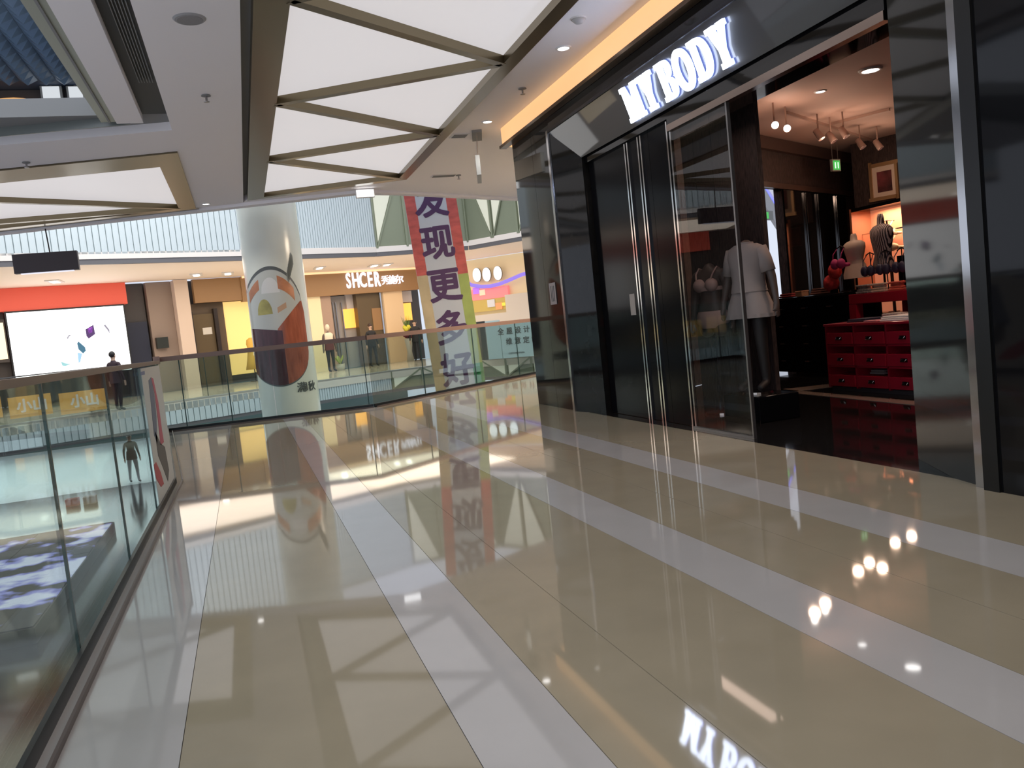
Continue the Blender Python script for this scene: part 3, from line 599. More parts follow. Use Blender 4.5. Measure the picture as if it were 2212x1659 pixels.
# ---- MY BODY sign
def thick(pts, w_): return pts
def slab_letters():
    H, T, S = 1.0, .26, .13
    def rect(x0, x1, y0, y1): return [(x0, y0), (x1, y0), (x1, y1), (x0, y1)]
    def ell(cx_, cy_, rx, ry, a0=0, a1=360, n=28): return [(cx_+rx*math.cos(math.radians(a0+(a1-a0)*k/n)), cy_+ry*math.sin(math.radians(a0+(a1-a0)*k/n))) for k in range(n+(0 if a1-a0 == 360 else 1))]
    M_ = [[(0, 0), (.34, 0), (.34, S), (.25, S), (.25, .66), (.49, .0), (.61, .0), (.85, .66), (.85, S), (.76, S), (.76, 0), (1.16, 0), (1.16, S), (1.06, S), (1.06, H-S), (1.16, H-S), (1.16, H), (.84, H), (.58, .36), (.32, H), (0, H), (0, H-S), (.09, H-S), (.09, S), (0, S)]]
    Y_ = [[(.25, 0), (.73, 0), (.73, S), (.62, S), (.62, .42), (.86, H-S), (.97, H-S), (.97, H), (.60, H), (.60, H-S), (.65, H-S), (.52, .60), (.40, H-S), (.45, H-S), (.45, H), (0, H), (0, H-S), (.11, H-S), (.36, .42), (.36, S), (.25, S)]]
    B_ = [[(0, 0)]+[(.5, 0)]+ell(.52, .27, .32, .27, -90, 80, 10)+ell(.50, .76, .29, .24, -60, 90, 10)+[(0, H), (0, H-S), (.10, H-S), (.10, S), (0, S)], rect(.33, .56, .60, .85), rect(.33, .59, .15, .44)]
    O_ = [ell(.5, .5, .5, .53), ell(.5, .5, .27, .37)[::-1]]
    D_ = [[(0, 0), (.42, 0)]+ell(.44, .5, .48, .5, -90, 90, 16)+[(0, H), (0, H-S), (.10, H-S), (.10, S), (0, S)], [(.31, .15), (.44, .15)]+ell(.45, .5, .24, .35, -90, 90, 10)+[(.31, .85)]]
    return {'M': (M_, 1.16), 'Y': (Y_, .97), 'B': (B_, .86), 'O': (O_, 1.0), 'D': (D_, .94)}
SL = slab_letters()
sign = thing('storefront_letter_sign', 'glowing white slab letters reading MY BODY over the black shop front', 'sign', (0, 0, 0))
M_LET = mat('white lit letter face', (.9, .9, .9), .4, emit=(.72, .82, 1), es=11); M_LETS = mat('blue lit letter edge', (.3, .35, .8), .4, emit=(.25, .35, 1), es=4)
fa, fb = Vector((XO, 0, ZT)), Vector((xi, 0, zt)); dn = (fa-fb).normalized()      # up along the tilted fascia
fn = Vector((-dn.z, 0, dn.x)); fn = fn if fn.x < 0 else -fn
R = Matrix((Vector((0, -1, 0)), dn, fn)).transposed().to_4x4()
word = 'MY BODY'; gap = .13; wid = []
tot = sum((SL[c][1]+gap) if c != ' ' else .28 for c in word)-gap
y0, y1 = 7.58, 5.72; k_ = (y0-y1)/tot; hgt = .345; x = 0
for c in word:
    if c == ' ': x += .28; continue
    lp, wdt = SL[c]
    cen = Vector((0, y0-x*k_, 0))
    org = fb+dn*.045+Vector((0, y0-x*k_, 0))
    f_ = shape2d('letter', [[(p[0]*k_, p[1]*hgt) for p in l] for l in lp], .02, M_LET, sign); f_.matrix_local = Matrix.Translation(org+fn*.030) @ R
    b_ = shape2d('letter_return', [[((p[0]-wdt/2)*1.0*k_+wdt/2*k_, (p[1]-.5)*1.0*hgt+.5*hgt) for p in lp[0]]]+[[(p[0]*k_, p[1]*hgt) for p in l] for l in lp[1:]], .012, M_LETS, f_)
    b_.matrix_local = Matrix.Translation((0, 0, -.018))
    x += wdt+gap
# ---- shop window: panels, strips, glass, transom
pw = thing('black_window_panel', 'black gloss window panel with slim chrome strips at the left of the shop entrance', 'panel', (4.06, 0, 0))
for a, b in ((7.98, 8.97), (7.50, 7.975), (7.04, 7.495)): box('black_sheet', M_LACQ, 0, .02, a, b, 0.005, 2.98, pw)
for y in (7.99, 7.93, 7.69, 7.63, 7.09, 7.03): box('chrome_strip', M_CHROME, -.02, .0, y-.012, y+.012, .0, 2.92, pw)
box('notice_sticker', mat('pale sticker', (.35, .31, .28), .6), -.003, 0, 8.11, 8.23, 1.13, 1.36, pw)
st = thing('wall_notice', 'small pale notice stuck on the black wall left of the chrome edge', 'notice', (XO+.03, 10.05, 1.50))
box('paper', mat('notice paper', (.32, .28, .28), .6), -.004, 0, -.11, .11, -.14, .14, st); 
for k in range(3): box('printed_line', M_INK, -.006, -.004, -.06+.05*k, -.045+.05*k, -.1, .1, st)
gp = thing('shop_window_glass', 'clear shop window glass in front of the two mannequins', 'window', (4.0, 0, 0))
box('pane', M_CLEAR, 0, .012, 6.02, 7.0, .02, 2.80, gp); box('edge_channel', M_STEEL, -.01, .02, 6.0, 6.02, .0, 2.80, gp)
box('floor_channel', M_STEEL, -.01, .02, 6.02, 7.0, .0, .02, gp)
tr = thing('entrance_transom', 'dark bronze transom bar across the top of the shop entrance', 'transom', (4.0, 0, 0))
box('bar', mat('bronze chrome', (.34, .27, .24), .2, 1), -.02, .05, 4.23, 6.98, 2.80, 2.86, tr); box('bar_underside', M_BLACK, -.01, .05, 4.23, 6.98, 2.86, 2.93, tr)
bp = thing('fabric_pillar', 'dark brown woven fabric pillar behind the two mannequins', 'pillar', (5.0, 7.06, 0))
box('core', M_PATT, 0, .05, 0, 1.42, 0, 3.79, bp)
for y in (.42, .80, 1.16): box('seam', mat('dark seam', (.012, .009, .009), .6), -.003, 0, y, y+.006, 0, 3.0, bp)

# ================================================================== CEILING FIXTURES
M_LAMP = emis('lamp white', (1, .97, .95), 9); M_FIT = mat('white fitting', (.75, .73, .72), .5)
def spot(name, loc, power, color, angle, parent, rot=(0, 0, 0), r=.05):
    d = bpy.data.lights.new(name, 'SPOT'); d.energy = power; d.color = color; d.spot_size = math.radians(angle); d.spot_blend = .6; d.shadow_soft_size = r
    o = bpy.data.objects.new(name, d); C.objects.link(o); o.location = loc; o.rotation_euler = rot; o.parent = parent; return o
def downlight(x, y, label, power=55, col=(1, .93, .84), z=ZC):
    t = thing('downlight', label, 'lamp', (x, y, z), group='ceiling downlights')
    n = 20; ring = MB()
    v = [(r*math.cos(2*math.pi*k/n), r*math.sin(2*math.pi*k/n), zz_) for r, zz_ in ((.085, 0), (.075, -.012), (.06, -.012), (.055, 0)) for k in range(n)]
    ring.add(v, [(i*n+k, i*n+(k+1) % n, (i+1)*n+(k+1) % n, (i+1)*n+k) for i in range(3) for k in range(n)]).build('trim_ring', M_FIT, t)
    MB().loft([((0, 0, -.008), .056, .056), ((0, 0, -.002), .056, .056)], n).build('lens', M_LAMP, t)
    spot('downlight_beam', (0, 0, -.03), power, col, 120, t)
    return t
downlight(3.45, 7.96, 'bright round downlight beside the orange cove, nearer of the two')
downlight(3.48, 10.81, 'bright round downlight beside the orange cove, farther of the two')
downlight(-.31, 16.11, 'bright downlight by the corner of the left ceiling light box')
for y, o_ in ((5.1, 'first'), (2.25, 'second'), (-.6, 'third'), (-3.5, 'fourth')): downlight(3.46, y, o_+' unseen overhead downlight added beside the cove on this side of the shop sign')  # out of view, added to supply light along the cove row
for y, o_ in ((3.2, 'first'), (.2, 'second'), (-2.8, 'third')): downlight(-.1, y, o_+' unseen overhead downlight added beside the air slot on this side of the speaker grille')  # unseen lamps added overhead to light the near walkway
def sprinkler(x, y, label):
    t = thing('sprinkler', label, 'sprinkler', (x, y, ZC), group='ceiling sprinklers')
    MB().loft([((0, 0, 0), .045, .045), ((0, 0, -.012), .05, .05), ((0, 0, -.015), .02, .02)], 14).build('escutcheon', M_GREY, t)
    MB().tube([(0, 0, -.01), (0, 0, -.06)], .012).build('stem', M_STEEL, t)
    MB().loft([((0, 0, -.075), .028, .028), ((0, 0, -.07), .03, .03)], 12).build('deflector', M_STEEL, t)
sprinkler(-.04, 9.39, 'small sprinkler head in the white ceiling right of the air slot'); sprinkler(-2.35, 12.21, 'small sprinkler head above the left ceiling light box edge'); sprinkler(4.03, 14.53, 'small sprinkler head near the hanging sign')
sprinkler(3.47, 9.32, 'small sprinkler head between the two downlights beside the cove')
t = thing('ceiling_speaker', 'round grey speaker grille in the white ceiling', 'speaker', (-.08, 7.28, ZC))
MB().loft([((0, 0, -.012), .115, .115), ((0, 0, 0), .13, .13)], 28).build('rim', mat('grey rim', (.33, .32, .32), .6), t); MB().loft([((0, 0, -.016), .10, .10), ((0, 0, -.012), .105, .105)], 28).build('grille', mat('grey grille', (.25, .24, .24), .7), t)
t = thing('smoke_detector', 'round white smoke detector above the shop sign', 'smoke detector', (3.29, 7.18, ZC))
MB().loft([((0, 0, 0), .06, .06), ((0, 0, -.02), .06, .06), ((0, 0, -.045), .035, .035), ((0, 0, -.05), .02, .02)], 20).build('body', mat('pale grey plastic', (.5, .48, .47), .5), t, True)
MB().loft([((0, 0, 0), .075, .075), ((0, 0, -.01), .072, .072)], 20).build('base', M_FIT, t)
t = thing('ceiling_vent', 'small rectangular vent grille in the ceiling beyond the hanging sign', 'vent', (3.75, 14.5, ZC))
box('frame', M_FIT, -.22, .22, -.1, .1, -.012, 0, t)
for k in range(5): box('slat', M_GREY, -.2, .2, -.08+.035*k, -.065+.035*k, -.018, -.012, t)
t = thing('ceiling_vent', 'square access grille in the ceiling behind the hanging sign rods', 'vent', (3.28, 11.55, ZC))
box('frame', M_FIT, -.12, .12, -.12, .12, -.012, 0, t)
for k in range(4): box('slat', M_GREY, -.1, .1, -.09+.05*k, -.07+.05*k, -.018, -.012, t)
# hanging sign seen edge on, by the corner of the cove
t = thing('hanging_direction_sign', 'narrow hanging sign on two rods seen edge on beside the cove corner', 'sign', (3.53, 11.52, 0), -.285)
for y in (-.22, .22): MB().tube([(0, y, ZC), (-.03, y, 3.52)], .006).build('rod', M_STEEL, t)
box('board', mat('grey sign board', (.30, .31, .31), .4), -.06, .0, -.36, .36, 3.27, 3.54, t); box('mount', M_GREY, -.07, .07, -.28, .28, ZC-.035, ZC, t)
# hanging dark sign on the far left with a cable
t = thing('hanging_direction_sign', 'dark hanging box sign on a cable over the atrium at far left', 'sign', (-3.32, 17.75, 0))
box('box', mat('dark plum sign', (.035, .026, .032), .5), -.55, .55, -.07, .07, 3.06, 3.42, t); box('underside_lamp', emis('sign underside', (.85, .85, 1), 1.0), -.45, .45, -.05, .05, 3.045, 3.06, t)
MB().tube([(.08, 0, 3.42), (.06, 0, ZC)], .012).build('cable', mat('black cable', (.01, .01, .01), .5), t)
# white emergency lamp by the ceiling edge
t = thing('emergency_lamp', 'small bright white box lamp hanging at the far ceiling edge', 'lamp', (2.47, 15.42, 0))
box('case', M_FIT, -.17, .17, -.03, .05, ZC-.16, ZC-.01, t); box('diffuser', emis('bright diffuser', (1, 1, 1), 3.0), -.155, .155, -.04, -.03, ZC-.15, ZC-.03, t)
# downlights on the opposite soffit
PDL = [(424, 593, 'round soffit lamp left of the column across the atrium'), (492, 590, 'square soffit lamp beside the column across the atrium'), (690, 578, 'soffit lamp right of the column across the atrium'), (808, 573, 'soffit lamp above the lettered sign across the atrium'), (835, 571, 'soffit lamp above the small sign characters across the atrium'), (118, 607, 'soffit lamp above the red fascia across the atrium')]
for u, v, lb in PDL:
    p = onz(u, v, 3.92); t = thing('soffit_lamp', lb, 'lamp', (p.x, p.y, 3.92), group='opposite soffit lamps')
    box('frame', M_FIT, -.2, .2, -.45, .45, -.03, 0, t); box('lens', emis('soffit lens', (1, .95, .85), 6 if u == 424 else 1.3), -.10, .10, -.3, .3, -.04, -.03, t)

t = thing('added_light_panel', 'unseen bright light panel added in the ceiling round the shop corner', 'lamp', (6.45, 14.2, ZC))  # hidden panel added to brighten floor and ceiling at the walkway end
box('frame', M_BRASS, -1.0, 1.0, -.95, .95, -.03, 0, t); box('diffuser', emis('bright warm diffuser', (1, .80, .60), 42), -.94, .94, -.89, .89, -.045, -.03, t)

# ================================================================== SHOP INTERIOR THINGS
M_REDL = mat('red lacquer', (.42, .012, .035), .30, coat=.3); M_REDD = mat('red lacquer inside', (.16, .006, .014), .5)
M_HDL = mat('dark iron pull', (.03, .02, .02), .3, .8)
ru = thing('red_drawer_unit', 'low red lacquer drawer unit with three rows of cubbies and drawers', 'cabinet', (6.5, 6.35, 0))
UW, UD, UH, T_ = 1.80, .55, .78, .025
box('back', M_REDD, UD-.02, UD, 0, UW, .04, UH-.03, ru); rounded(box('top', M_REDL, -.015, UD, -.01, UW+.01, UH-.03, UH, ru), .006); box('plinth', mat('dark plinth', (.06, .05, .055), .3), .03, UD, .02, UW-.02, 0, .045, ru)
cols = [UW-.0, UW-.49, UW-.98, UW-1.47, 0]
for y in (0, UW-1.47, UW-.98, UW-.49, UW-T_): box('side_panel', M_REDL, 0, UD-.02, y, y+T_, .04, UH-.03, ru)
rowz = [.045, .29, .53]
for r, z in enumerate(rowz):
    if z > .05: box('shelf', M_REDL, .0, UD-.02, T_, UW-T_, z-.012, z+.008, ru)
    for c0, c1 in zip((UW-.49, UW-.98, UW-1.47, 0), (UW, UW-.49, UW-.98, UW-1.47)):
        a, b = c0+T_, c1-.0 if c1 == UW-0 else c1; b = c1-(T_ if c1 == UW else 0)
        if b-a < .1: continue
        d = rounded(box('drawer', M_REDL, -.012, .30, a+.006, b-.006, z+.012, z+.145, ru), .005)
        cy_ = (a+b)/2
        box('pull_plate', M_HDL, -.018, -.012, cy_-.045, cy_+.045, z+.06, z+.10, d); MB().tube([(-.018, cy_-.035, z+.09), (-.035, cy_-.03, z+.068), (-.035, cy_+.03, z+.068), (-.018, cy_+.035, z+.09)], .006, 6).build('pull_ring', M_CHROME, d)
def folded(name, label, loc, sx, sy, h, m, n=3, rz=0):
    t = thing(name, label, 'clothing', loc, rz)
    for k in range(n):
        z = h*k/n; e = .01*((k*7) % 3)
        o = box('folded_layer', m, -sx/2+e, sx/2-e*.6, -sy/2+e, sy/2-e, z+.001, h*(k+1)/n, t); rounded(o, h/n*.45, 3)
    return t
M_WCL = mat('white cotton', (.85, .82, .80), .8, noise=.06, nscale=12); M_CREAMCL = mat('cream lace', (.72, .55, .42), .8, noise=.15, nscale=30); M_NAVY = mat('navy cotton', (.03, .03, .06), .8)
folded('folded_garment', 'bright white folded garments on top of the red drawer unit', (6.72, 7.0, UH), .36, .62, .055, M_WCL)
folded('folded_garment', 'dark navy folded garment at the left end of the red drawer unit', (6.78, 7.78, UH), .30, .30, .035, M_NAVY, 2)
folded('folded_garment', 'pale pink folded garment under the white ones on the red drawer unit', (6.56, 7.42, UH), .1, .2, .02, mat('pink cotton', (.7, .25, .28), .8), 1)
folded('folded_garment', 'fluffy grey garment behind the white folded ones on the red drawer unit', (6.90, 7.47, UH), .18, .26, .07, mat('grey fluff', (.45, .38, .35), .9, noise=.4, nscale=40, bump=.6), 2)
folded('folded_garment', 'grey garment lying inside the lowest middle cubby of the red unit', (6.66, 7.42, .20), .22, .22, .05, mat('grey knit', (.22, .17, .17), .9), 2)
# red table behind
rt = thing('red_display_table', 'red lacquer display table behind the drawer unit, laden with lingerie', 'table', (7.4, 7.1, 0))
TW = 1.68; rounded(box('table_top', M_REDL, 0, .95, 0, TW, .96, 1.085, rt), .008)
for x in (.0, .84):
    for y in (0, TW-.12): box('leg', M_REDL, x, x+.11, y, y+.12, 0, .96, rt)
folded('folded_garment', 'pale grey folded garment stack standing under the red display table', (7.8, 7.85, .0), .4, .35, .86, mat('grey cotton', (.36, .33, .34), .85), 6)
# black cabinet
yy = lambda u, x: onx(u, 600, x).y
bc = thing('black_display_cabinet', 'long black display cabinet with drawers left of the red table', 'cabinet', (7.5, 9.0, 0))
rounded(box('carcass', M_LACQ, .02, .62, 0, 1.62, .04, 1.08, bc), .01); rounded(box('top', M_BLACK, -.02, .65, -.02, 1.64, 1.08, 1.12, bc), .008)
for k in range(3):
    for r in range(4):
        d = box('drawer', M_LACQ, 0, .02, .02+k*.53, .52+k*.53, .08+r*.25, .31+r*.25, bc); box('pull', M_CHROME, -.02, 0, .22+k*.53, .32+k*.53, .20+r*.25, .215+r*.25, d)
M_PINK = mat('magenta lace', (.62, .05, .20), .7); M_REDC = mat('red plush', (.75, .05, .05), .8, noise=.25, nscale=25, bump=.5)
def box_item(name, label, cat, loc, sx, sy, sz, m, lidm=None):
    t = thing(name, label, cat, loc); rounded(box('body', m, -sx/2, sx/2, -sy/2, sy/2, 0, sz*.78, t), .005); rounded(box('lid', lidm or m, -sx/2-.005, sx/2+.005, -sy/2-.005, sy/2+.005, sz*.78, sz, t), .005); return t
box_item('gift_box', 'small peach box on top of the black cabinet', 'box', (7.62, 9.98, 1.12), .12, .14, .08, mat('peach card', (.8, .45, .25), .6))
folded('folded_garment', 'brown folded garment on the black cabinet beside the peach box', (7.85, 9.83, 1.12), .25, .24, .09, mat('brown knit', (.16, .07, .05), .9), 3)
folded('folded_garment', 'dark red folded garment at the far left end of the black cabinet', (7.75, 10.38, 1.12), .25, .3, .06, mat('dark red knit', (.3, .03, .03), .9), 2)
rp = thing('plush_ornament', 'bright red plush ornament of two round lobes above the black cabinet', 'ornament', (7.8, 9.52, 1.12))
MB().ell((0, .05, .14), .10, .12, .12).build('lower_lobe', M_REDC, rp, True); MB().ell((0, -.04, .30), .09, .10, .11).build('upper_lobe', M_REDC, rp, True); MB().loft([((0, 0, 0), .06, .06), ((0, 0, .05), .05, .05)], 12).build('foot', M_LACQ, rp)
def bra(name, label, loc, rz, m, stand=True, w_=.17, strapm=None, pole=.2):
    t = thing(name, label, 'lingerie', loc, rz, group='lingerie on display')
    for s in (-1, 1):
        MB().ell((-.03, s*.075, 0), .065, .078, .07, 14, 9).build('cup', m, t, True)
        MB().tube([(-.05, s*.09, .05), (-.03, s*.10, .13), (.04, s*.08, .20)], .007, 6).build('strap', strapm or m, t)
        MB().tube([(-.01, s*.13, -.02), (.06, s*.16, -.02), (.11, s*.10, -.01), (.12, 0, 0)], [.028, .022, .016, .012], 8).build('side_band', m, t, True)
    MB().tube([(-.05, -.03, 0), (-.05, .03, 0)], .014, 6).build('bridge', m, t)
    if stand: MB().tube([(.04, -.10, .20), (.04, 0, .23), (.04, .10, .20)], .008, 6).build('hanger', M_HDL, t); MB().tube([(.04, 0, .22), (.06, 0, -pole)], .010, 6).build('stand_pole', M_HDL, t); MB().loft([((.06, 0, -pole), .07, .07), ((.06, 0, -pole+.012), .06, .06)], 14).build('stand_base', M_HDL, t)
    return t
bra('displayed_bra', 'magenta lace bra on a stand at the left end of the red table', (7.60, 9.02+.12, 1.50), 0, M_PINK, pole=.375).scale = (.8, .8, 1)
M_NB = mat('dark blue satin', (.035, .03, .07), .5)
for k in range(4):
    bra('displayed_bra', ['dark blue satin bra, leftmost of the row on the red table', 'dark blue satin bra, second of the row on the red table', 'dark blue satin bra, third of the row on the red table', 'dark blue satin bra, rightmost of the row on the red table'][k], (7.63, 8.64-.265*k, 1.36), 0, M_NB, pole=.275).scale = (.7, .72, 1)
M_ZEB = bpy.data.materials.new('zebra fabric'); M_ZEB.use_nodes = True
nt = M_ZEB.node_tree; wv = nt.nodes.new('ShaderNodeTexWave'); wv.inputs['Scale'].default_value = 14; wv.inputs['Distortion'].default_value = 2.5; wv.inputs['Detail Scale'].default_value = 1.2
tc = nt.nodes.new('ShaderNodeTexCoord'); rp_ = nt.nodes.new('ShaderNodeValToRGB'); rp_.color_ramp.elements[0].position = .45; rp_.color_ramp.elements[1].position = .55
rp_.color_ramp.elements[0].color = (.05, .03, .03, 1); rp_.color_ramp.elements[1].color = (.78, .62, .55, 1); wv.bands_direction = 'Y'
nt.links.new(tc.outputs['Object'], wv.inputs[0]); nt.links.new(wv.outputs[0], rp_.inputs[0]); nt.links.new(rp_.outputs[0], nt.nodes['Principled BSDF'].inputs[0])
def bust(name, label, loc, m, rz=0, hgt=.60, skirt=None):
    t = thing(name, label, 'mannequin', loc, rz)
    MB().loft([((0, 0, z*hgt/.6+.28), rx, ry) for z, rx, ry in ((0, .10, .145), (.06, .105, .15), (.16, .085, .115), (.26, .10, .14), (.36, .115, .165), (.43, .095, .175), (.47, .06, .13), (.49, .045, .05), (.56, .04, .042), (.60, .03, .03))], 24).build('torso', m, t, True)
    if skirt: MB().loft([((0, 0, .17), .15, .20), ((0, 0, .25), .13, .18), ((0, 0, .36), .10, .145)], 24, False).build('skirt', skirt, t, True)
    MB().tube([(0, 0, .28), (0, 0, .02)], .014).build('pole', M_HDL, t); MB().loft([((0, 0, 0), .10, .10), ((0, 0, .02), .09, .09)], 18).build('stand_base', M_HDL, t)
    return t
bust('bust_form', 'bust form in zebra striped fabric on the red table', (7.88, 8.66, 1.085), M_ZEB, 0, .70)
bust('bust_form', 'bust form in a cream satin top and flared hem beside the zebra one', (7.85, 9.13, 1.12), mat('cream satin', (.75, .58, .45), .45), 0, .48, mat('cream satin', (.75, .58, .45), .45))
for k, (y, m, lb) in enumerate(((8.55, mat('grey lace', (.32, .28, .26), .9, noise=.5, nscale=30), 'grey lace briefs folded at the left edge of the red table'), (8.28, M_CREAMCL, 'cream lace briefs folded on the red table under the blue bras'), (8.0, mat('coral cotton', (.75, .12, .08), .8), 'coral briefs folded in the middle of the red table front'), (7.72, mat('taupe lace', (.30, .22, .18), .9, noise=.5, nscale=30), 'taupe lace briefs folded on the right half of the red table'), (7.46, mat('mottled lace', (.28, .25, .23), .9, noise=.6, nscale=35), 'mottled lace briefs folded at the right end of the red table'))):
    folded('folded_briefs', lb, (7.455, y, 1.085), .09, .22, .11, m, 4)
box_item('gift_box', 'tall black box at the right end of the red table', 'box', (8.0, 8.2, 1.085), .3, .38, .42, M_LACQ)
# lit niche with hanging lingerie on the far wall
NX = 10.6
nl, nr_ = onx(1843, 520, NX).y, onx(1960, 520, NX).y-.4; nzt, nzb = onx(1880, 450, NX).z, onx(1890, 640, NX).z
ni = thing('lit_wall_niche', 'glowing coral lit niche display with lingerie behind the red table', 'display', (NX, 0, 0))
box('back_panel', mat('coral niche back', (.75, .30, .18), .6, emit=(1, .34, .18), es=.28), .42, .45, nr_, nl, .05, nzt, ni)
box('top_panel', M_LACQ, 0, .45, nr_, nl, nzt, nzt+.06, ni); box('side_panel', mat('coral side', (.45, .16, .09), .5), 0, .45, nl, nl+.05, 0, nzt+.06, ni); box('side_panel', mat('coral side', (.45, .16, .09), .5), 0, .45, nr_-.05, nr_, 0, nzt+.06, ni)
box('base', M_LACQ, 0, .45, nr_, nl, 0, nzb-.3, ni); box('hang_rail', M_CHROME, .2, .215, nr_, nl, nzt-.42, nzt-.40, ni)
area_light('niche_lamp', (.2, (nl+nr_)/2, nzt-.03), .2, 1.2, 26, (1, .70, .45), (0, 0, 0), ni)
p1 = onx(1912, 505, NX+.2); p2 = onx(1920, 535, NX-.1)
bra('displayed_bra', 'cream lace bustier hanging in the coral niche', (NX+.2, p1.y, p1.z), 0, M_CREAMCL, True, pole=p1.z-(nzb-.3)).scale = (1.3, 1.7, 1); bra('displayed_bra', 'brightly lit cream bra hanging lowest in the coral niche', (NX-.12, p2.y, p2.z), 0, mat('lit cream satin', (.9, .75, .5), .6), True, pole=p2.z).scale = (1.3, 1.7, 1)
rc = onx(1862, 490, NX+.35); t = thing('display_card', 'small red picture card at the left of the coral niche', 'card', (NX+.40, rc.y, rc.z))
box('card', mat('red card', (.55, .04, .06), .6), -.01, .0, -.09, .09, -.16, .16, t); box('card_border', mat('pink card edge', (.6, .2, .2), .6), .0, .01, -.11, .11, -.18, .18, t)
# framed picture
fp = thing('framed_picture', 'gold framed picture with cream mat high on the shop back wall', 'picture')
PP = Plane((11.3, 12.5), (12.0, 10.9)); 
struct(PP.box('wall_shop_pier', M_PATT, -.4, 2.2, 2.5, ZS, -.2, -.01), 'dark fabric pier carrying the framed picture')
def ppb(nm, m_, u0, v0, u1, v1, o0, o1): return qbox(PP, nm, m_, u0, v0, u1, v1, o0, o1, fp)
ppb('backing', mat('cream picture mat', (.75, .62, .50), .7), 1886, 358, 1937, 424, 0, .02); ppb('print', mat('dark red portrait print', (.16, .03, .035), .6, noise=.9, nscale=3), 1896, 369, 1928, 414, .02, .025)
M_GOLD = mat('gold frame', (.55, .35, .18), .35, .7)
for q in ((1880, 352, 1886, 430), (1936, 352, 1942, 430), (1880, 350, 1942, 358), (1880, 424, 1942, 432)): ppb('frame_rail', M_GOLD, *q, 0, .05)
# exit sign
t = thing('exit_sign', 'small green lit exit sign hanging in the shop', 'sign'); PE = Plane((9.5, 12.1), (11.2, 12.4))
qbox(PE, 'case', mat('grey sign case', (.22, .22, .2), .5), 1793, 345, 1811, 371, 0, .05, t); qbox(PE, 'green_face', emis('exit green', (.1, .9, .15), .55), 1795, 348, 1809, 368, .05, .055, t)
for du in (-3, 3): qbox(PE, 'running_figure', emis('exit white', (.7, 1, .7), 1.2), 1801+du, 352, 1803+du, 365, .055, .06, t)
for u in (1796, 1808):
    a, z = PE.px(u, 346); MB().tube([PE.at(a, z, .02), PE.at(a, ZS, .02)], .006, 6).build('rod', M_STEEL, t)
# exit sign seen through the opening
t = thing('exit_sign', 'green exit sign in the corridor beyond the shop opening', 'sign'); PE2 = Plane((9.3, 15.2), (11, 16))
qbox(PE2, 'case', mat('grey sign case', (.22, .22, .2), .5), 1640, 456, 1666, 476, 0, .05, t); qbox(PE2, 'green_face', emis('exit green', (.1, .9, .15), .55), 1643, 459, 1656, 473, .05, .055, t)
a, z = PE2.px(1650, 456); MB().tube([PE2.at(a, z, .02), PE2.at(a, 4.0, .02)], .008, 6).build('rod', M_STEEL, t)
# track lights
M_TRK = mat('pale track', (.42, .28, .23), .5)
def track(label, p, q):
    t = thing('light_track', label, 'track'); p, q = onz(*p, ZS-.02), onz(*q, ZS-.02); MB().bar(p, q, .035, .04).build('rail', M_TRK, t)
track('light track running left across the shop ceiling', (1700, 243), (1920, 315)); track('light track crossing to the right on the shop ceiling', (1795, 268), (1922, 236))
def head(u, v, label, lit, power=6):
    p = onz(u, v, ZS-.30); t = thing('track_spotlight', label, 'lamp', p, group='track spotlights in the shop')
    d = Vector((-p.x, -p.y-2, -3)).normalized() if lit else Vector((.3, -.5, -1)).normalized()
    MB().tube([(0, 0, .30), (0, 0, .06)], .012).build('stem', M_TRK, t); a = -d*.09; b = d*.09
    MB().tube([a, a*.9, b*.9, b], [.03, .045, .055, .055], 14).build('can', mat('light bronze can', (.40, .28, .24), .4, .3), t, True)
    MB().tube([b*.96, b*1.03], [.048, .048], 14).build('lens', emis('warm lens', (1, .93, .85), 14) if lit else mat('dark lens', (.05, .03, .03), .2), t)
    l = bpy.data.lights.new('track_lamp', 'POINT'); l.energy = power; l.color = (1, .66, .47); l.shadow_soft_size = .08
    lo = bpy.data.objects.new('track_lamp', l); C.objects.link(lo); lo.parent = t; lo.location = b*2.2+Vector((0, 0, -.12))
head(1673, 270, 'lit track spotlight, left one of the bright pair in the shop', True); head(1699, 277, 'lit track spotlight, right one of the bright pair in the shop', True)
head(1768, 290, 'unlit looking track spotlight, left of the middle three', False); head(1795, 296, 'unlit looking track spotlight, lowest of the middle three', False); head(1822, 285, 'unlit looking track spotlight, right of the middle three', False)
head(1858, 310, 'unlit looking track spotlight, nearer of the far pair', False); head(1896, 312, 'unlit looking track spotlight, farther of the far pair', False)
t = downlight(0, 0, 'large bright round lamp on the shop ceiling', 34, (1, .66, .48), ZS); p = onz(1880, 150, ZS); t.location = (p.x, p.y, ZS); t.scale = (1.7, 1.7, 1.7)
t = downlight(0, 0, 'small lamp on the shop ceiling near the entrance', 18, (1, .66, .48), ZS); p = onz(1772, 197, ZS); t.location = (p.x, p.y, ZS)
for q in ((6.2, 6.2, 'farther unseen shop ceiling downlight added above the red drawer unit'), (6.4, 4.8, 'nearer unseen shop ceiling downlight added behind the right jamb')):
    downlight(q[0], q[1], q[2], 85, (1, .66, .48), ZS)  # hidden lamps added to brighten the red unit and its garments

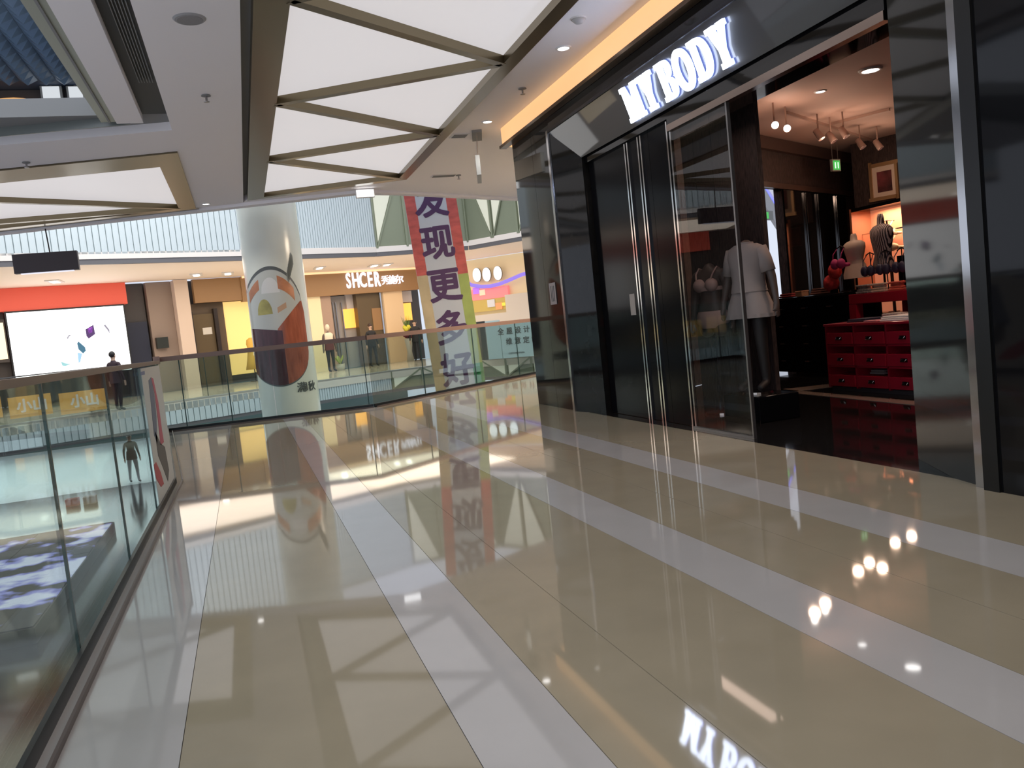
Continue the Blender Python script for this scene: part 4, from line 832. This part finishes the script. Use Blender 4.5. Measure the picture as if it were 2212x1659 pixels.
# ================================================================== BODIES
def skin_body(name, joints, edges, radii, mats, paint, parent=None, levels=2):
    me = bpy.data.meshes.new(name+'_skel'); keys = list(joints); me.from_pydata([joints[k] for k in keys], [(keys.index(a), keys.index(b)) for a, b in edges], [])
    o = bpy.data.objects.new(name+'_skel', me); C.objects.link(o); sk = o.modifiers.new('skin', 'SKIN'); sk.use_smooth_shade = True
    for i, k in enumerate(keys):
        r = radii[k]; r = r if isinstance(r, tuple) else (r, r); me.skin_vertices[0].data[i].radius = r
        me.skin_vertices[0].data[i].use_root = (k == 'pelvis')
    sb = o.modifiers.new('sub', 'SUBSURF'); sb.levels = levels; sb.render_levels = levels
    b = to_mesh(o, name, None, parent)
    for m_ in mats: b.data.materials.append(m_)
    for p in b.data.polygons: p.use_smooth = True; p.material_index = paint(p.center)
    return b
def figure_skeleton(h=1.7, arms=((.12, .0), (.12, .0)), legs=True, head=True, stride=0., hands=True):
    k = h/1.7; J, E, R_ = {}, [], {}
    def j(n, x, y, z, r): J[n] = (x*k, y*k, z*k); R_[n] = r*k if not isinstance(r, tuple) else (r[0]*k, r[1]*k)
    j('pelvis', 0, 0, .93, (.15, .11)); j('waist', 0, 0, 1.08, (.125, .095)); j('chest', 0, 0, 1.27, (.155, .11)); j('neck0', 0, .01, 1.42, (.07, .065)); E += [('pelvis', 'waist'), ('waist', 'chest'), ('chest', 'neck0')]
    if head: j('neck', 0, 0, 1.49, .05); j('head', 0, -.01, 1.58, (.072, .085)); j('crown', 0, -.005, 1.66, (.06, .07)); E += [('neck0', 'neck'), ('neck', 'head'), ('head', 'crown')]
    else: j('neck', 0, 0, 1.48, .045); E += [('neck0', 'neck')]
    for s, (ox, fy) in zip((-1, 1), arms):
        n = 'lr'[s > 0]
        j('sh'+n, s*.17, 0, 1.37, .06); j('el'+n, s*(.20+ox*.5), fy*.4+.01, 1.10, .043); j('wr'+n, s*(.20+ox), -fy, .87 if fy < .1 else 1.05, .028)
        E += [('chest', 'sh'+n), ('sh'+n, 'el'+n), ('el'+n, 'wr'+n)]
        if hands:
            wx, wy, wz = [c/k for c in J['wr'+n]]; j('pm'+n, wx, wy-.01, wz-.07, (.022, .034)); E.append(('wr'+n, 'pm'+n))
            for q in range(4): j('f%d'%q+n, wx+s*.004, wy-.035+.02*q, wz-.15-(.012 if q in (1, 2) else 0), .0085); E.append(('pm'+n, 'f%d'%q+n))
            j('th'+n, wx-s*.012, wy-.055, wz-.10, .009); E.append(('pm'+n, 'th'+n))
    if legs:
        for s in (-1, 1):
            n = 'lr'[s > 0]; f = s*stride
            j('hp'+n, s*.09, 0, .86, .095); j('kn'+n, s*.095, -f*.5-.01, .49, .062); j('an'+n, s*.10, -f*.8+.02 if f > 0 else -f*.8+.02, .09, .042); j('to'+n, s*.11, -f*.8-.13, .035, .035)
            E += [('pelvis', 'hp'+n), ('hp'+n, 'kn'+n), ('kn'+n, 'an'+n), ('an'+n, 'to'+n)]
    return J, E, R_
M_SKIN = mat('skin', (.55, .36, .26), .6); M_HAIR = mat('black hair', (.012, .01, .01), .5)
def person(label, loc, rz, h, topm, botm, shoem, stride=.12, arms=((.05, .05), (.05, .05)), hairm=M_HAIR, hat=None):
    t = thing('person', label, 'person', loc, rz); k = h/1.7; J, E, R_ = figure_skeleton(h, arms, stride=stride)
    def paint(c):
        z = c.z/k
        if z > 1.45: return 0
        if z < .075: return 3
        if abs(c.x) > .175*k and z < .865: return 0
        return 1 if z > .82 else 2
    b = skin_body('body', J, E, R_, [M_SKIN, topm, botm, shoem], paint, t)
    MB().ell((0, .018*k, 1.625*k), .083*k, .098*k, .095*k).build('hair', hat or hairm, t, True)
    for s in (-1, 1): MB().ell((s*.026*k, -.088*k, 1.585*k), .009*k, .006*k, .006*k, 8, 5).build('eye', mat('eye dark', (.02, .015, .01), .3), t, True); MB().ell((s*.078*k, .0, 1.58*k), .012*k, .02*k, .03*k, 8, 5).build('ear', M_SKIN, t, True)
    MB().ell((0, -.098*k, 1.56*k), .013*k, .016*k, .022*k, 8, 5).build('nose', M_SKIN, t, True); MB().ell((0, -.086*k, 1.525*k), .022*k, .006*k, .007*k, 8, 5).build('mouth', mat('lip', (.35, .12, .1), .5), t, True)
    # coat hem so that the jacket ends cleanly
    MB().loft([((0, 0, .80*k), .185*k, .145*k), ((0, 0, .95*k), .17*k, .13*k), ((0, 0, 1.10*k), .15*k, .115*k)], 20, False).build('coat_hem', topm, t, True)
    return t
M_DKCL = mat('black clothing', (.015, .015, .018), .8); M_GRCL = mat('olive grey jacket', (.09, .085, .075), .8)
person('person in a dark maroon coat and black cap at the opposite rail before the screen', (-3.12, 22.9, 0), 2.6, 1.5, mat('maroon coat', (.045, .025, .032), .8), M_DKCL, M_DKCL, .05)
person('person in dark olive jacket and pale trousers on the white floor below', (-4.15, 31.6, LZ), .4, 1.72, M_GRCL, mat('pale trousers', (.45, .47, .5), .8), M_DKCL, .18, hairm=mat('pale cap', (.6, .58, .5), .7))
person('person in dark red scarf and black coat inside the lettered shop', (4.85, 32.9, 0), .3, 1.70, M_DKCL, M_DKCL, M_DKCL, .1, hairm=mat('dark brown hair', (.04, .018, .01), .6))
person('person in black by the right pier of the lettered shop', (6.75, 33.5, 0), -.3, 1.68, M_DKCL, M_DKCL, M_DKCL, .1)
# window mannequins
M_MANN = mat('dark skin tone mannequin', (.10, .07, .06), .45); M_TEE = mat('white shirt fabric', (.34, .28, .26), .85)
mA = Vector((4.72, 6.97, .27)); mB_ = Vector((4.72, 7.66, .13))
t = thing('window_plinth', 'low black plinth under the mannequin in white tee shirt', 'plinth', (4.72, 6.97, 0)); rounded(box('block', M_LACQ, -.2, .25, -.3, .3, 0, .25, t), .01); box('chrome_skirting', M_CHROME, -.205, -.2, -.3, .3, 0, .03, t)
def mannequin(name, label, loc, rz, h, arms, legm, legs=True):
    t = thing(name, label, 'mannequin', loc, rz); J, E, R_ = figure_skeleton(h, arms, legs=legs, head=False)
    if not legs:
        k = h/1.7
        for s in (-1, 1): n = 'lr'[s > 0]; J['hp'+n] = (s*.09*k, 0, .84*k); R_['hp'+n] = .095*k; J['th_'+n] = (s*.095*k, 0, .68*k); R_['th_'+n] = .085*k; E += [('pelvis', 'hp'+n), ('hp'+n, 'th_'+n)]
    k = h/1.7
    skin_body('body', J, E, R_, [M_MANN, legm], lambda c: 1 if c.z < .9*k and abs(c.x) < .2*k else 0, t); return t, k
rzm = math.radians(-68)
m2, k = mannequin('window_mannequin', 'headless mannequin in white tee shirt and frilled white shorts in the window', mA, rzm, 1.70, ((.10, .02), (.10, .02)), mat('black leggings', (.018, .013, .012), .6))
MB().loft([((0, 0, z*k), rx*k, ry*k) for z, rx, ry in ((.97, .185, .15), (1.08, .165, .13), (1.2, .175, .135), (1.32, .20, .135), (1.39, .205, .10), (1.43, .12, .085))], 28, False).build('tee_body', M_TEE, m2, True)
for s in (-1, 1): MB().tube([(s*.15*k, 0, 1.375*k), (s*.195*k, .005, 1.27*k), (s*.22*k, .01, 1.15*k)], [.07*k, .066*k, .07*k], 16).build('tee_sleeve', M_TEE, m2, True)
MB().loft([((0, 0, 1.40*k), .088*k, .08*k), ((0, 0, 1.45*k), .075*k, .07*k)], 20, False).build('collar', M_TEE, m2, True)
for s in (-1, 1): MB().loft([((s*.105*k, 0, .75*k), .145*k, .15*k), ((s*.10*k, 0, .85*k), .125*k, .135*k), ((s*.06*k, 0, .98*k), .11*k, .12*k)], 24, False).build('short_leg', M_TEE, m2, True)
for s in (-1, 1):
    v = []; n = 40
    for r in (0, 1): v += [((s*.105+(.148+.012*r*math.sin(k2*math.pi/2))*math.cos(2*math.pi*k2/n))*k, (.153+.012*r*math.sin(k2*math.pi/2))*math.sin(2*math.pi*k2/n)*k, (.755-.035*r)*k) for k2 in range(n)]
    obj('frill', v, [(q, (q+1) % n, n+(q+1) % n, n+q) for q in range(n)], M_TEE, m2, True)
MB().loft([((0, 0, -.02), .15, .15), ((0, 0, 0), .14, .14)], 24).build('stand_base', M_CHROME, m2)
m1, k = mannequin('window_mannequin', 'headless torso mannequin in pale pink bra and briefs in the window', mB_, rzm, 1.68, ((.06, .0), (.06, .0)), M_MANN, legs=False)
M_NUDE = mat('pale pink lingerie', (.55, .36, .32), .7)
for s in (-1, 1):
    MB().ell((s*.075*k, -.085*k, 1.245*k), .075*k, .06*k, .072*k).build('bra_cup', M_NUDE, m1, True)
    MB().tube([(s*.09*k, -.115*k, 1.30*k), (s*.11*k, -.085*k, 1.37*k), (s*.115*k, -.02*k, 1.43*k), (s*.10*k, .06*k, 1.40*k)], .009*k, 6).build('bra_strap', M_NUDE, m1)
MB().loft([((0, 0, 1.185*k), .160*k, .118*k), ((0, 0, 1.225*k), .163*k, .12*k)], 24, False).build('bra_band', M_NUDE, m1, True)
MB().loft([((0, 0, z*k), rx*k, ry*k) for z, rx, ry in ((.79, .13, .11), (.85, .19, .135), (.93, .185, .13), (.97, .165, .118))], 28, False).build('briefs', M_NUDE, m1, True)
MB().tube([(0, 0, .70*k), (0, 0, -.10)], .02).build('stand_pole', M_CHROME, m1); MB().loft([((0, 0, -.13), .17, .17), ((0, 0, -.11), .16, .16)], 24).build('stand_base', M_CHROME, m1)
area_light('window_lamp', (4.45, 7.3, 2.9), .15, 1.2, 2.5, (1, .72, .58), (0, 0, 0))
# mannequins across the atrium
p = QL.px(690, 810); q = QL.at(p[0], 0, 1.2)
m3, k = mannequin('shop_mannequin', 'mannequin in cream top and black trousers right of the advertising column', (q.x, q.y, 0), .4, 1.8, ((.05, .0), (.05, .0)), M_DKCL)
MB().ell((0, -.01, 1.62*k), .08*k, .09*k, .12*k).build('head', mat('cream mannequin', (.75, .65, .5), .5), m3, True)
MB().loft([((0, 0, z*k), rx*k, ry*k) for z, rx, ry in ((1.12, .16, .13), (1.25, .175, .135), (1.37, .20, .11), (1.43, .10, .08))], 20, False).build('cream_top', mat('cream mannequin', (.75, .65, .5), .5), m3, True)
MB().loft([((0, 0, z*k), rx*k, ry*k) for z, rx, ry in ((.80, .19, .16), (.95, .175, .15), (1.13, .16, .125))], 20, False).build('dark_red_wrap', mat('dark red wrap', (.12, .02, .02), .8), m3, True)
p = QL.px(540, 770); q = QL.at(p[0], 0, .3)
m4 = thing('dress_form', 'yellow dress on a stand beside the left of the advertising column', 'dress', (q.x, q.y, 0))
MB().loft([((0, 0, z), rx, ry) for z, rx, ry in ((.45, .30, .25), (.8, .22, .2), (1.2, .15, .13), (1.4, .19, .14), (1.55, .16, .1), (1.62, .06, .06))], 22).build('dress', mat('yellow dress', (.75, .45, .08), .7), m4, True); MB().tube([(0, 0, .45), (0, 0, .02)], .02).build('pole', M_HDL, m4); MB().loft([((0, 0, 0), .2, .2), ((0, 0, .02), .18, .18)], 16).build('stand_base', M_HDL, m4)
# flower arrangement by the pier
p = QL.px(872, 760); q = QL.at(p[0], 0, .5)
fl = thing('flower_stand', 'tall flower stand with yellow and maroon blooms before the tan pier', 'flowers', (q.x, q.y, 0))
MB().loft([((0, 0, 0), .16, .16), ((0, 0, .4), .10, .10), ((0, 0, .95), .17, .17)], 18).build('vase', mat('pale vase', (.5, .48, .42), .5), fl, True)
for k2 in range(9):
    a = k2*2.4; MB().ell((.13*math.cos(a), .13*math.sin(a), 1.05+.06*(k2 % 3)), .10, .10, .09, 10, 6).build('maroon_bloom', mat('maroon bloom', (.22, .03, .06), .8), fl, True)
for k2 in range(6):
    a = k2*1.05; MB().ell((.10*math.cos(a), .10*math.sin(a), 1.35+.07*(k2 % 2)), .09, .09, .10, 10, 6).build('yellow_bloom', mat('yellow bloom', (.65, .60, .06), .8), fl, True)
for k2 in range(10):
    a = k2*.63; c, s = math.cos(a), math.sin(a)
    obj('leaf', [(.03*c, .03*s, 1.3), (.14*c-.02*s, .14*s+.02*c, 1.6), (.22*c, .22*s, 1.85+.04*(k2 % 3)), (.14*c+.02*s, .14*s-.02*c, 1.6)], [(0, 1, 2, 3)], mat('green leaf', (.10, .18, .04), .6), fl)
# small plants at the pier foot
p = QL.px(722, 800); q = QL.at(p[0], 0, .6); pl_ = thing('potted_plant', 'low pale green potted plant at the foot of the cream pier', 'plant', (q.x, q.y, 0))
MB().loft([((0, 0, 0), .14, .14), ((0, 0, .25), .18, .18)], 16).build('pot', mat('pale vase', (.5, .48, .42), .5), pl_, True)
for k2 in range(12):
    a = k2*.9; c, s = math.cos(a), math.sin(a); r = .2+.05*(k2 % 3)
    obj('leaf', [(.02*c, .02*s, .24), (r*.6*c-.05*s, r*.6*s+.05*c, .45), (r*c, r*s, .60), (r*.6*c+.05*s, r*.6*s-.05*c, .45)], [(0, 1, 2, 3)], mat('pale green leaf', (.45, .55, .18), .6), pl_)

# ================================================================== LOWER HALL THINGS
M_LED = bpy.data.materials.new('led floor image'); M_LED.use_nodes = True
nt = M_LED.node_tree; b = nt.nodes['Principled BSDF']; b.inputs['Base Color'].default_value = (.01, .01, .015, 1)
tc = nt.nodes.new('ShaderNodeTexCoord'); nz = nt.nodes.new('ShaderNodeTexNoise'); nz.inputs['Scale'].default_value = 1.1; nz.inputs['Detail'].default_value = 3
rr = nt.nodes.new('ShaderNodeValToRGB'); rr.color_ramp.elements[0].position = .50; rr.color_ramp.elements[0].color = (0, 0, .01, 1); rr.color_ramp.elements[1].position = .62; rr.color_ramp.elements[1].color = (.75, .78, 1, 1)
e = rr.color_ramp.elements.new(.55); e.color = (.25, .25, .75, 1)
nt.links.new(tc.outputs['Object'], nz.inputs[0]); nt.links.new(nz.outputs[0], rr.inputs[0]); nt.links.new(rr.outputs[0], b.inputs['Emission Color']); b.inputs['Emission Strength'].default_value = 1.0
st = thing('led_stage', 'dark stage with glowing blue white flower images on the floor below', 'stage', (-5.1, 18.6, LZ))
box('platform', mat('stage black', (.02, .02, .02), .4), -1.9, 1.5, -4.2, 4.2, 0, .25, st)
for i in range(2):
    for jx in range(5): box('led_tile', M_LED, -1.85+1.67*i, -.2+1.67*i, -4.15+1.66*jx, -2.51+1.66*jx, .25, .27, st)
for u, v, lb, cl, c1 in ((158, 1086, 'red', 'small red box on the dark floor below', (.6, .06, .05)), (196, 1081, 'cream', 'small cream box beside the red one on the dark floor below', (.6, .5, .4))):
    q = onz(u, v+6, LZ); box_item('gift_box', cl, 'box', (q.x, q.y, LZ), .35, .3, .22, mat(lb+' parcel', c1, .6, emit=c1, es=.05))
